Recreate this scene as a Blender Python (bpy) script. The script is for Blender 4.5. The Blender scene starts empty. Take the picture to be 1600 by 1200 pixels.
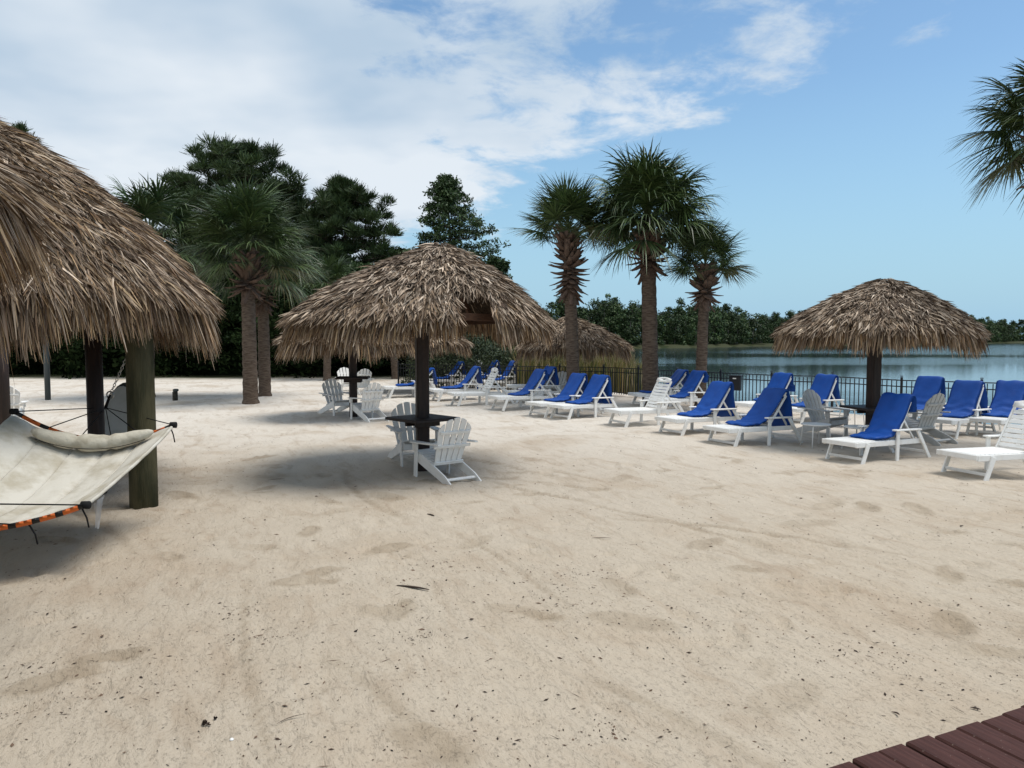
import bpy, bmesh, math, random
import numpy as np
from mathutils import Vector, Matrix, Euler
random.seed(7)
R_ = math.radians
sc = bpy.context.scene
COL = sc.collection

# ------------------------------------------------------------------ camera
CAM = Vector((0.0, 0.0, 2.0))
PITCH = math.atan(72 / 1200)
cd = bpy.data.cameras.new('camera'); cam = bpy.data.objects.new('camera', cd); COL.objects.link(cam)
cam.location = CAM; cam.rotation_euler = (math.pi / 2 - PITCH, 0, 0)
cd.sensor_width = 36; cd.lens = 27; cd.clip_start = 0.05; cd.clip_end = 3000
sc.camera = cam
sc.render.resolution_x = 1024; sc.render.resolution_y = 768
sc.view_settings.view_transform = 'Standard'; sc.view_settings.look = 'None'
sc.view_settings.gamma = 1; sc.view_settings.exposure = 0.42

# ------------------------------------------------------------------ sun and sky
SUN = Vector((0.36, -0.02, 0.93)).normalized()
sl = bpy.data.lights.new('sun', 'SUN'); so = bpy.data.objects.new('sun', sl); COL.objects.link(so)
sl.energy = 2.45; sl.angle = R_(34); sl.color = (1.0, 0.95, 0.87)
so.rotation_euler = SUN.to_track_quat('Z', 'Y').to_euler(); so.location = (0, 0, 30)

W = bpy.data.worlds.new('World'); sc.world = W; W.use_nodes = True
nt = W.node_tree; nt.nodes.clear()


class NB:
    """tiny node helper"""
    def __init__(s, nt): s.nt = nt
    def n(s, t, **kw):
        o = s.nt.nodes.new(t)
        for k, v in kw.items(): setattr(o, k, v)
        return o
    def link(s, a, b): s.nt.links.new(a, b)
    def put(s, sock, v):
        if v is None: return
        if isinstance(v, bpy.types.NodeSocket): s.link(v, sock)
        else: sock.default_value = v
    def math(s, op, a, b=None, c=None, clamp=False):
        o = s.n('ShaderNodeMath', operation=op, use_clamp=clamp)
        for i, v in enumerate((a, b, c)): s.put(o.inputs[i], v) if v is not None else None
        return o.outputs[0]
    def noise(s, vec, scale, detail=4, rough=.55, dist=0.0):
        o = s.n('ShaderNodeTexNoise')
        if vec is not None: s.link(vec, o.inputs['Vector'])
        o.inputs['Scale'].default_value = scale; o.inputs['Detail'].default_value = detail
        o.inputs['Roughness'].default_value = rough; o.inputs['Distortion'].default_value = dist
        return o.outputs['Fac']
    def ramp(s, fac, stops, interp='LINEAR'):
        o = s.n('ShaderNodeValToRGB'); s.link(fac, o.inputs[0]); cr = o.color_ramp; cr.interpolation = interp
        while len(cr.elements) < len(stops): cr.elements.new(.5)
        for e, (p, c) in zip(cr.elements, stops): e.position = p; e.color = (*c, 1) if len(c) == 3 else c
        return o.outputs[0]
    def mix(s, fac, a, b, mode='MIX'):
        o = s.n('ShaderNodeMix', data_type='RGBA', blend_type=mode)
        s.put(o.inputs[0], fac)
        s.put(o.inputs[6], a if isinstance(a, bpy.types.NodeSocket) else (*a, 1))
        s.put(o.inputs[7], b if isinstance(b, bpy.types.NodeSocket) else (*b, 1))
        return o.outputs[2]
    def maprange(s, v, a, b, c=0., d=1., smooth=True):
        o = s.n('ShaderNodeMapRange', interpolation_type='SMOOTHSTEP' if smooth else 'LINEAR')
        s.link(v, o.inputs[0])
        for i, x in enumerate((a, b, c, d)): o.inputs[i + 1].default_value = x
        return o.outputs[0]
    def vmul(s, v, vec):
        o = s.n('ShaderNodeVectorMath', operation='MULTIPLY'); s.link(v, o.inputs[0]); o.inputs[1].default_value = vec
        return o.outputs[0]
    def bump(s, h, strength, dist=.02):
        o = s.n('ShaderNodeBump'); o.inputs['Strength'].default_value = strength; o.inputs['Distance'].default_value = dist
        s.link(h, o.inputs['Height']); return o.outputs[0]


g = NB(nt)
sky = g.n('ShaderNodeTexSky', sky_type='NISHITA', sun_disc=False)
sky.sun_elevation = math.asin(SUN.z); sky.sun_rotation = math.atan2(SUN.x, SUN.y)
sky.altitude = 0; sky.air_density = 1.1; sky.dust_density = 0.7; sky.ozone_density = 1.6
bg = g.n('ShaderNodeBackground'); bg.inputs['Strength'].default_value = 0.12
tc = g.n('ShaderNodeTexCoord')
sep = g.n('ShaderNodeSeparateXYZ'); g.link(tc.outputs['Generated'], sep.inputs[0])
dx, dy, dz = sep.outputs
zc = g.math('ADD', g.math('MAXIMUM', dz, 0.0), 0.18)
comb = g.n('ShaderNodeCombineXYZ'); comb.inputs[2].default_value = 55.5
g.link(g.math('DIVIDE', dx, zc), comb.inputs[0]); g.link(g.math('DIVIDE', dy, zc), comb.inputs[1])
cv = comb.outputs[0]
n1 = g.noise(cv, 1.9, 8, .60, .3)
n2 = g.noise(cv, 6.5, 6, .62, .4)
nn = g.math('ADD', g.math('MULTIPLY', n1, .72), g.math('MULTIPLY', n2, .28))
# cloud bank lies to the left (west) and thins towards the right
bank = g.maprange(g.math('ADD', dx, g.math('MULTIPLY', dz, 0.30)), -0.42, 0.52, 0.31, -0.145, False)
lowclear = g.math('MULTIPLY', g.maprange(dz, 0.06, 0.27, 1.0, 0.0), g.maprange(dx, -0.24, 0.06, 0.0, 0.36))
dens = g.math('SUBTRACT', g.math('ADD', nn, bank), lowclear)
dens = g.math('ADD', dens, g.math('ADD', g.maprange(dy, -0.75, 0.15, 0.16, 0.0), g.maprange(dz, 0.45, 0.85, 0.0, 0.10)))  # extra unseen cloud added overhead and behind the camera to whiten shade
mask = g.maprange(dens, 0.43, 0.57)
n3 = g.noise(cv, 1.5, 4, .5)
SKYK = 1 / (0.12 * 2 ** 0.35)
def sk(r_, g_, b_): return (r_ * SKYK / 10, g_ * SKYK / 10, b_ * SKYK / 10)
ccol = g.ramp(n3, [(.34, sk(.47, .59, .72)), (.62, sk(.76, .82, .88))])
csc = g.n('ShaderNodeVectorMath', operation='SCALE'); g.link(ccol, csc.inputs[0]); csc.inputs['Scale'].default_value = 10
skyc = g.mix(1.0, sky.outputs[0], (0.77, 0.90, 0.93), 'MULTIPLY')
hz_ = g.maprange(dz, 0.0, 0.30, 0.95, 0.0, False)
skyc = g.mix(hz_, skyc, tuple(10 * c for c in sk(.33, .56, .76)))
mx = g.mix(g.math('MULTIPLY', mask, .95), skyc, csc.outputs[0])
g.link(mx, bg.inputs['Color'])
wo = g.n('ShaderNodeOutputWorld'); g.link(bg.outputs[0], wo.inputs[0])

# ------------------------------------------------------------------ helpers
FW = Vector((0, math.cos(PITCH), -math.sin(PITCH))); UP = Vector((0, math.sin(PITCH), math.cos(PITCH)))
def ray(px, py): return FW * 1200 + Vector((px - 800, 0, 0)) + UP * (600 - py)
def G(px, py, z=0.0):
    d = ray(px, py); return CAM + d * ((z - CAM.z) / d.z)
def P(px, py, D):
    d = ray(px, py); return CAM + d * (D / d.y)

def tag(o, label=None, cat=None, group=None, kind=None):
    if label: o['label'] = label
    if cat: o['category'] = cat
    if group: o['group'] = group
    if kind: o['kind'] = kind
    return o
def empty(name, loc, rz=0.0):
    o = bpy.data.objects.new(name, None); o.empty_display_size = .2
    o.location = loc; o.rotation_euler = (0, 0, rz); COL.objects.link(o); return o
def O(name, me, parent=None, mtx=None, loc=None, rot=None):
    o = bpy.data.objects.new(name, me); COL.objects.link(o)
    if parent is not None: o.parent = parent
    if mtx is not None: o.matrix_basis = mtx
    if loc is not None: o.location = loc
    if rot is not None: o.rotation_euler = rot
    return o

def material(name, base, rough=.6, spec=.4, attr=False, noise=None, bump=None, coord='Object', metallic=0, extra=None):
    m = bpy.data.materials.new(name); m.use_nodes = True
    q = NB(m.node_tree); b = m.node_tree.nodes['Principled BSDF']
    t = q.n('ShaderNodeTexCoord'); v = t.outputs[coord]
    b.inputs['Roughness'].default_value = rough; b.inputs['Specular IOR Level'].default_value = spec
    b.inputs['Metallic'].default_value = metallic
    if attr:
        a = q.n('ShaderNodeAttribute', attribute_name='Col'); c = a.outputs['Color']
    else: c = None
    if noise:
        sc_, c2, lo, hi = noise[:4]; st = noise[4] if len(noise) > 4 else (1, 1, 1)
        f = q.maprange(q.noise(q.vmul(v, st), sc_, 5, .6), lo, hi)
        c = q.mix(f, c if c is not None else base, c2) if not attr else q.mix(f, c, q.mix(1, c, c2, 'MULTIPLY'))
    if c is None: b.inputs['Base Color'].default_value = (*base, 1)
    else: q.link(c, b.inputs['Base Color'])
    if bump:
        s_, st_, dist = bump[:3]; vec = q.vmul(v, bump[3]) if len(bump) > 3 else v
        q.link(q.bump(q.noise(vec, s_, 4, .6), st_, dist), b.inputs['Normal'])
    if extra: extra(q, b, v, c)
    return m

M = {}
M['white'] = material('white_plastic_lumber', (.80, .79, .76), .5, .35, noise=(6, (.68, .66, .61), .45, .8), bump=(60, .15, .004, (1, 12, 12)))
M['grey'] = material('grey_lumber', (.52, .52, .50), .6, .3, noise=(7, (.42, .41, .38), .4, .8), bump=(60, .15, .004, (1, 12, 12)))  # greyer lumber tone for some of the chairs
M['blue'] = material('royal_blue_canvas', (.003, .060, .30), .6, .3, noise=(3, (.003, .048, .25), .4, .75), bump=(6, .3, .03))
M['darkblue'] = M['blue']
M['black'] = material('black_metal', (.012, .012, .014), .4, .4)
M['darkwood'] = material('dark_stained_wood', (.018, .011, .009), .6, .35, noise=(8, (.035, .02, .015), .4, .7, (3, 3, .3)), bump=(30, .3, .01, (3, 3, .3)))
M['rafter'] = material('rafter_wood', (.075, .038, .022), .8, .2, noise=(9, (.035, .02, .014), .4, .7, (1, 6, 6)))
M['post'] = material('mossy_round_post', (.085, .075, .040), .8, .2, noise=(3.0, (.035, .036, .018), .35, .7, (3, 3, .5)), bump=(16, .6, .02, (4, 4, .35)))
M['paleboard'] = material('pale_grey_board', (.42, .43, .42), .45, .4, noise=(3, (.34, .35, .33), .4, .7))
M['rim'] = material('dark_grey_rim', (.06, .065, .06), .6, .3)
M['metalpost'] = material('grey_green_metal', (.045, .055, .055), .5, .4)
M['chain'] = material('galvanised_steel', (.45, .45, .44), .35, .5, metallic=.9)
M['rope'] = material('black_rope', (.012, .012, .012), .8, .2)
M['vc_bar'] = material('banded_bar', (1, 1, 1), .45, .4, attr=True)
M['thatch'] = material('dry_palm_thatch', (1, 1, 1), .75, .2, attr=True)
M['thatchcore'] = material('thatch_backing', (.055, .040, .028), .9, .1, noise=(9, (.03, .02, .014), .4, .7), bump=(25, .8, .03))  # dark brown layer beneath the blades
M['frond'] = material('palm_leaf', (1, 1, 1), .42, .45, attr=True)
M['leaf'] = material('tree_leaf', (1, 1, 1), .6, .3, attr=True)
M['boot'] = material('dead_leaf_base', (.17, .115, .085), .85, .15, noise=(7, (.085, .058, .045), .35, .7, (.5, 2, 2)), bump=(30, .5, .01, (1, 6, 6)))
M['trunk'] = material('palm_trunk_bark', (.16, .12, .09), .9, .15, noise=(4, (.075, .052, .038), .35, .7, (1.5, 1.5, 7)), bump=(6, 1.0, .04, (1.5, 1.5, 9)))
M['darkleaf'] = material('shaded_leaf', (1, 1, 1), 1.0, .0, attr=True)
M['bark'] = material('tree_bark', (.06, .045, .035), .9, .1, noise=(4, (.03, .024, .02), .4, .7))
M['litter'] = material('leaf_litter', (1, 1, 1), .8, .2, attr=True)
M['deadleaf'] = material('brown_dead_leaf', (.045, .028, .018), .7, .3, noise=(20, (.02, .013, .01), .4, .7))
M['stump'] = material('weathered_stump', (.055, .05, .04), .9, .1, noise=(15, (.02, .018, .015), .4, .7))
M['plastic'] = material('clear_plastic_tag', (.7, .72, .75), .15, .6)
M['plastic'].node_tree.nodes['Principled BSDF'].inputs['Alpha'].default_value = .55
M['canvas'] = material('cream_quilted_canvas', (.56, .53, .46), .9, .1, noise=(2.6, (.40, .36, .28), .40, .66), bump=(9, .35, .03))
M['canvaspillow'] = material('tan_canvas_pillow', (.52, .48, .39), .9, .1, noise=(6, (.38, .34, .26), .42, .68), bump=(13, .5, .03))

# sand
def sand_extra(q, b, v, c):
    pos = q.n('ShaderNodeNewGeometry').outputs['Position']
    s = q.n('ShaderNodeSeparateXYZ'); q.link(pos, s.inputs[0])
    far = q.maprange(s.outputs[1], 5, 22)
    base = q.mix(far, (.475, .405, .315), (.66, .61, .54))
    dirt = q.maprange(q.noise(pos, .55, 5, .6, .4), .46, .72)
    c1 = q.mix(q.math('MULTIPLY', dirt, .6), base, (.40, .31, .22))
    vr = q.n('ShaderNodeVectorRotate', rotation_type='Z_AXIS'); q.link(pos, vr.inputs['Vector']); vr.inputs['Angle'].default_value = R_(-113)
    st = q.n('ShaderNodeVectorMath', operation='MULTIPLY'); q.link(vr.outputs[0], st.inputs[0]); st.inputs[1].default_value = (.8, 4.2, 1)
    streak = q.maprange(q.noise(q.vmul(vr.outputs[0], (.8, 2.4, 1)), 1.6, 6, .62, .8), .48, .74)
    c2 = q.mix(q.math('MULTIPLY', streak, .5), c1, (.33, .25, .175))
    # scuffed pinkish grains in patches
    gr = q.maprange(q.noise(q.vmul(vr.outputs[0], (1, 1.4, 1)), 30, 5, .78), .57, .63)
    pt = q.maprange(q.noise(q.vmul(vr.outputs[0], (.7, 1.7, 1)), 1.1, 5, .68, .5), .64, .76)
    c3 = q.mix(q.math('MULTIPLY', q.math('MULTIPLY', gr, pt), .62), c2, (.15, .095, .062))
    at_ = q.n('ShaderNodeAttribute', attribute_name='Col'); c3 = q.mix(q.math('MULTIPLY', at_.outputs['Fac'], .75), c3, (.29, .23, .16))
    fine = q.noise(pos, 260, 2, .7)
    c4 = q.mix(q.maprange(fine, .35, .7, 0, .22), c3, (.25, .19, .14))
    # soil under the lake and far bank
    low = q.maprange(s.outputs[2], -.9, -.25)
    c5 = q.mix(low, (.06, .055, .03), c4)
    gh = q.maprange(s.outputs[1], 36, 40)
    c6 = q.mix(gh, c5, (.05, .055, .028))
    q.link(c6, b.inputs['Base Color'])
    h = q.math('ADD', q.math('MULTIPLY', q.noise(q.vmul(vr.outputs[0], (1, 2.2, 1)), 5, 5, .62, .8), .6), q.math('MULTIPLY', q.noise(pos, 38, 4, .7), .20))
    h = q.math('ADD', h, q.math('MULTIPLY', gr, .04))
    q.link(q.bump(h, 1.0, .05), b.inputs['Normal'])
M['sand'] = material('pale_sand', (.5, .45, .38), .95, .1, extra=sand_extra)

def water_extra(q, b, v, c):
    pos = q.n('ShaderNodeNewGeometry').outputs['Position']
    s = q.n('ShaderNodeSeparateXYZ'); q.link(pos, s.inputs[0])
    # breeze lanes: stretched bands where ripples are stronger
    band = q.maprange(q.noise(q.vmul(pos, (.004, .022, 1)), 1.0, 3, .5, .6), .46, .60)
    farb = q.maprange(s.outputs[1], 125, 165)
    stg = q.math('ADD', q.math('MULTIPLY', q.math('MAXIMUM', q.math('MULTIPLY', band, .6), farb), .06), .005)
    h = q.math('ADD', q.noise(q.vmul(pos, (.7, 1.6, 1)), 1.2, 5, .6), q.math('MULTIPLY', q.noise(q.vmul(pos, (1, 2, 1)), 5, 3, .6), .25))
    bp = q.n('ShaderNodeBump'); bp.inputs['Distance'].default_value = 1.0
    q.link(stg, bp.inputs['Strength']); q.link(h, bp.inputs['Height']); q.link(bp.outputs[0], b.inputs['Normal'])
M['water'] = material('lake_water', (.018, .034, .044), .06, .5, extra=water_extra)

def deck_extra(q, b, v, c):
    oi = q.n('ShaderNodeObjectInfo')
    n_ = q.noise(q.vmul(v, (1.2, 14, 14)), 3.5, 5, .65)
    c1 = q.ramp(n_, [(.3, (.034, .013, .010)), (.7, (.082, .034, .027))])
    c2 = q.mix(q.math('MULTIPLY', oi.outputs['Random'], .35), c1, (.085, .036, .028))
    sp = q.maprange(q.noise(v, 70, 3, .7), .66, .72)
    c3 = q.mix(q.math('MULTIPLY', sp, .5), c2, (.30, .24, .19))
    q.link(c3, b.inputs['Base Color']); q.link(q.bump(n_, .4, .006), b.inputs['Normal'])
M['deck'] = material('red_brown_decking', (.05, .02, .02), .7, .18, extra=deck_extra)

def mesh_np(name, V, F, mat, cols=None, smooth=False):
    """V (n,3), F (m,k) array of equal sized faces"""
    me = bpy.data.meshes.new(name)
    V = np.asarray(V, np.float32); F = np.asarray(F, np.int32); k = F.shape[1]
    me.vertices.add(len(V)); me.vertices.foreach_set('co', V.ravel())
    me.loops.add(F.size); me.loops.foreach_set('vertex_index', F.ravel())
    me.polygons.add(len(F)); me.polygons.foreach_set('loop_start', np.arange(0, F.size, k, dtype=np.int32))
    me.polygons.foreach_set('loop_total', np.full(len(F), k, np.int32))
    me.update(calc_edges=True)
    if cols is not None:
        ca = me.color_attributes.new('Col', 'FLOAT_COLOR', 'POINT')
        cc = np.ones((len(V), 4), np.float32); cc[:, :3] = cols; ca.data.foreach_set('color', cc.ravel())
    if smooth: me.polygons.foreach_set('use_smooth', np.ones(len(F), bool))
    me.materials.append(mat); me.validate(); return me

_bc = {}
def board(lx, ly, lz, mat, bev=.006):
    k = (round(lx, 3), round(ly, 3), round(lz, 3), mat.name, bev)
    if k in _bc: return _bc[k]
    bm = bmesh.new(); bmesh.ops.create_cube(bm, size=1); bmesh.ops.scale(bm, vec=(lx, ly, lz), verts=bm.verts)
    if bev: bmesh.ops.bevel(bm, geom=list(bm.edges), offset=bev, segments=1, affect='EDGES')
    me = bpy.data.meshes.new('board'); bm.to_mesh(me); bm.free(); me.materials.append(mat); _bc[k] = me; return me
def barm(a, b, yaxis=(0, 1, 0)):
    a = Vector(a); b = Vector(b); x = (b - a).normalized(); y = Vector(yaxis); y = (y - x * y.dot(x)).normalized(); z = x.cross(y)
    m = Matrix((x, y, z)).transposed().to_4x4(); m.translation = (a + b) / 2; return m
def bar(name, parent, a, b, wy, wz, mat, yaxis=(0, 1, 0), bev=.006):
    L = (Vector(b) - Vector(a)).length
    return O(name, board(L, wy, wz, mat, bev), parent, barm(a, b, yaxis))
def extrude(pts, th, mat, name='panel', bev=.0):
    bm = bmesh.new(); vs = [bm.verts.new((x, y, -th / 2)) for x, y in pts]; f = bm.faces.new(vs)
    r = bmesh.ops.extrude_face_region(bm, geom=[f])
    bmesh.ops.translate(bm, vec=(0, 0, th), verts=[e for e in r['geom'] if isinstance(e, bmesh.types.BMVert)])
    bmesh.ops.recalc_face_normals(bm, faces=bm.faces)
    if bev:
        ed = [e for e in bm.edges if abs(e.verts[0].co.z - e.verts[1].co.z) < 1e-6]
        bmesh.ops.bevel(bm, geom=ed, offset=bev, segments=1, affect='EDGES')
    me = bpy.data.meshes.new(name); bm.to_mesh(me); bm.free(); me.materials.append(mat); return me
def tube(pts, rad, mat, n=8, name='tube', cols=None, cap=True):
    pts = [Vector(p) for p in pts]; rad = rad if hasattr(rad, '__len__') else [rad] * len(pts)
    V = []; C = []
    for i, p in enumerate(pts):
        t = (pts[min(i + 1, len(pts) - 1)] - pts[max(i - 1, 0)]).normalized()
        u = t.orthogonal().normalized() if i == 0 else (pu - t * pu.dot(t)).normalized()
        pu = u; w = t.cross(u)
        for k in range(n):
            a = 2 * math.pi * k / n; V.append(p + (u * math.cos(a) + w * math.sin(a)) * rad[i])
            if cols is not None: C.append(cols[i])
    F = [[i * n + k, i * n + (k + 1) % n, (i + 1) * n + (k + 1) % n, (i + 1) * n + k] for i in range(len(pts) - 1) for k in range(n)]
    me = bpy.data.meshes.new(name)
    faces = F + ([list(range(n))[::-1], [(len(pts) - 1) * n + k for k in range(n)]] if cap else [])
    me.from_pydata([tuple(v) for v in V], [], faces)
    if cols is not None:
        ca = me.color_attributes.new('Col', 'FLOAT_COLOR', 'POINT')
        cc = np.ones((len(V), 4), np.float32); cc[:, :3] = np.array(C); ca.data.foreach_set('color', cc.ravel())
    for p in me.polygons: p.use_smooth = len(p.vertices) == 4
    me.materials.append(mat); return me
def lathe(prof, mat, n=24, name='lathe', wob=0, seed=0):
    rng = np.random.default_rng(seed); V = []
    for r, z in prof:
        for k in range(n):
            a = 2 * math.pi * k / n; rr = r * (1 + wob * rng.normal()); V.append((rr * math.cos(a), rr * math.sin(a), z))
    F = [[i * n + k, i * n + (k + 1) % n, (i + 1) * n + (k + 1) % n, (i + 1) * n + k] for i in range(len(prof) - 1) for k in range(n)]
    F += [list(range(n))[::-1], [(len(prof) - 1) * n + k for k in range(n)]]
    me = bpy.data.meshes.new(name); me.from_pydata(V, [], F)
    for p in me.polygons: p.use_smooth = len(p.vertices) == 4
    me.materials.append(mat); return me

# value noise for terrain
_rng = np.random.default_rng(11); _T = _rng.random((256, 256))
def vnoise(x, y):
    xi = np.floor(x).astype(int); yi = np.floor(y).astype(int); fx = x - xi; fy = y - yi
    fx = fx * fx * (3 - 2 * fx); fy = fy * fy * (3 - 2 * fy)
    a = _T[xi % 256, yi % 256]; b = _T[(xi + 1) % 256, yi % 256]; c = _T[xi % 256, (yi + 1) % 256]; d = _T[(xi + 1) % 256, (yi + 1) % 256]
    return (a * (1 - fx) + b * fx) * (1 - fy) + (c * (1 - fx) + d * fx) * fy - .5
LAKE = [(4.6, 30), (4.5, 28.3), (7.6, 22.6), (10.2, 19.9), (12.3, 18.2), (15.6, 16.3), (22.5, 13), (40, 5), (80, -60), (900, -300), (1000, 430), (450, 455),
        (300, 450), (245, 395), (190, 352), (140, 300), (92, 277), (60, 240), (31.6, 211), (20, 140), (9.6, 62)]
def sdlake(x, y):
    d = np.full(x.shape, 1e9); ins = np.zeros(x.shape, bool); n = len(LAKE)
    for i in range(n):
        ax, ay = LAKE[i]; bx, by = LAKE[(i + 1) % n]; ex, ey = bx - ax, by - ay
        t = np.clip(((x - ax) * ex + (y - ay) * ey) / (ex * ex + ey * ey), 0, 1)
        d = np.minimum(d, np.hypot(x - ax - t * ex, y - ay - t * ey))
        c = ((ay > y) != (by > y)) & (x < (bx - ax) * (y - ay) / (by - ay + 1e-12) + ax); ins ^= c
    return np.where(ins, d, -d)
_fp = np.random.default_rng(5)
FOOT = [(_fp.uniform(-7, 6), _fp.uniform(2.6, 13), _fp.uniform(0, 3.14), _fp.uniform(.10, .2), _fp.uniform(.010, .036)) for _ in range(380)]
GROOVE = []
for _i in range(46):
    _a = R_(_fp.uniform(108, 150)); GROOVE.append((_fp.uniform(-7, 7), _fp.uniform(2.6, 12), _a, _fp.uniform(.6, 2.4), _fp.uniform(.02, .06), _fp.uniform(.006, .018), _fp.uniform(-.12, .12)))
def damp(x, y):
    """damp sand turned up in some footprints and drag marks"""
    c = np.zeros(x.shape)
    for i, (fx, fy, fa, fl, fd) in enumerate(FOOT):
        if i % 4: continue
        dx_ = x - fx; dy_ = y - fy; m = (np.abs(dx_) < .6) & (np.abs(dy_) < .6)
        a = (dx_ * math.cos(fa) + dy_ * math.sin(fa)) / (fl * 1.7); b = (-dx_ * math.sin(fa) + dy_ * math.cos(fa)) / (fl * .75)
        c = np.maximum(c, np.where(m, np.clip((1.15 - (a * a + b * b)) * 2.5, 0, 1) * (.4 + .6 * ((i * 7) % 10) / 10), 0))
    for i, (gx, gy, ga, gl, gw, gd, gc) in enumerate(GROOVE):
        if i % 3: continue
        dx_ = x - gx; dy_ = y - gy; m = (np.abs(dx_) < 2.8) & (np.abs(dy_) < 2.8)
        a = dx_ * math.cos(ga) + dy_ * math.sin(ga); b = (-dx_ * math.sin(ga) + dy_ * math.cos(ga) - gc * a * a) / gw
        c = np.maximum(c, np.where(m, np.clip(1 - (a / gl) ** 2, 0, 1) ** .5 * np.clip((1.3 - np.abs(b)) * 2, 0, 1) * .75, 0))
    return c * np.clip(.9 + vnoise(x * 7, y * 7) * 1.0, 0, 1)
def hgt(x, y, feet=True):
    x = np.asarray(x, float); y = np.asarray(y, float)
    z = vnoise(x * .35, y * .35) * .08 + vnoise(x * 1.1 + 9, y * 1.1) * .040
    ca, sa = math.cos(R_(113)), math.sin(R_(113)); u = x * ca + y * sa; v = -x * sa + y * ca
    z = z + vnoise(u * 1.2, v * 5) * .020 + vnoise(x * 4.2 + 3, y * 4.2) * .022 + vnoise(x * 10, y * 10 + 40) * .010
    if feet:
        for fx, fy, fa, fl, fd in FOOT:
            dx_ = x - fx; dy_ = y - fy; m = (np.abs(dx_) < .5) & (np.abs(dy_) < .5)
            if not m.any(): continue
            a = (dx_ * math.cos(fa) + dy_ * math.sin(fa)) / fl; b = (-dx_ * math.sin(fa) + dy_ * math.cos(fa)) / (fl * .5)
            r2 = a * a + b * b; z = z - fd * np.where(m, np.exp(-r2) * 1.0 - .6 * np.exp(-(r2 - 1.6) ** 2 * 2), 0)
    if feet:
        for gx, gy, ga, gl, gw, gd, gc in GROOVE:
            dx_ = x - gx; dy_ = y - gy; m = (np.abs(dx_) < 2.8) & (np.abs(dy_) < 2.8)
            if not m.any(): continue
            a = dx_ * math.cos(ga) + dy_ * math.sin(ga); b = (-dx_ * math.sin(ga) + dy_ * math.cos(ga) - gc * a * a) / gw
            e = np.clip(1 - (a / gl) ** 2, 0, 1) ** .5
            z = z - np.where(m, gd * e * (np.exp(-b * b) - .55 * np.exp(-(np.abs(b) - 1.7) ** 2 * 2)), 0)
    sd = sdlake(x, y); k = np.clip((sd + 1.0) / 2.4, 0, 1); k = k * k * (3 - 2 * k)
    return z * (1 - k) - 1.75 * k
def H(x, y): return float(hgt(np.array([x]), np.array([y]))[0])

# ------------------------------------------------------------------ ground and lake
xs = np.concatenate([-np.geomspace(1500, 10.2, 60), np.arange(-10, 8, .045), np.geomspace(8.05, 30, 130), np.geomspace(31, 1800, 70)])
ys = np.concatenate([-np.geomspace(1200, 2.2, 24), np.arange(-2, 2.2, .2), np.arange(2.3, 11, .038), np.geomspace(11.05, 42, 130), np.geomspace(43, 2500, 90)])
X, Y = np.meshgrid(xs, ys); Z = hgt(X, Y)
nx, ny = len(xs), len(ys); ii = np.arange(nx * ny).reshape(ny, nx)
F = np.stack([ii[:-1, :-1], ii[:-1, 1:], ii[1:, 1:], ii[1:, :-1]], -1).reshape(-1, 4)
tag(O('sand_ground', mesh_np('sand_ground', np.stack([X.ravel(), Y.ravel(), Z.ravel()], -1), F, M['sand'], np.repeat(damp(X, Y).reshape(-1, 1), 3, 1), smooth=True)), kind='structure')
lk = O('lake_water', mesh_np('lake_water', [(-20, -400, -1), (1800, -400, -1), (1800, 1400, -1), (-20, 1400, -1)], [[0, 1, 2, 3]], M['water']))
tag(lk, kind='structure')

# ------------------------------------------------------------------ boardwalk
e0 = G(1285, 1200, .3); e1 = G(1600, 1103, .3); ed = (e1 - e0); ed.z = 0; ed.normalize(); en = Vector((ed.y, -ed.x, 0))
bw = empty('boardwalk', (e0.x, e0.y, 0), math.atan2(ed.y, ed.x))
tag(bw, 'dark red-brown plank boardwalk at the edge of the sand', 'boardwalk', kind='structure')
rb = random.Random(3)
for i in range(-9, 24):
    L = 2.9; off = rb.uniform(-.016, .016)
    O('plank', board(L, .146, .038, M['deck'], .009), bw, Matrix.Translation(((i + .5) * .1555, -L / 2 + off, .281 + rb.uniform(-.002, .002))) @ Matrix.Rotation(-math.pi / 2 + rb.uniform(-.006, .006), 4, 'Z'))
for yy in (-.25, -1.5, -2.7):
    O('joist', board(5.2, .05, .2, M['darkwood'], .004), bw, loc=(1.15, yy, .155))

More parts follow.
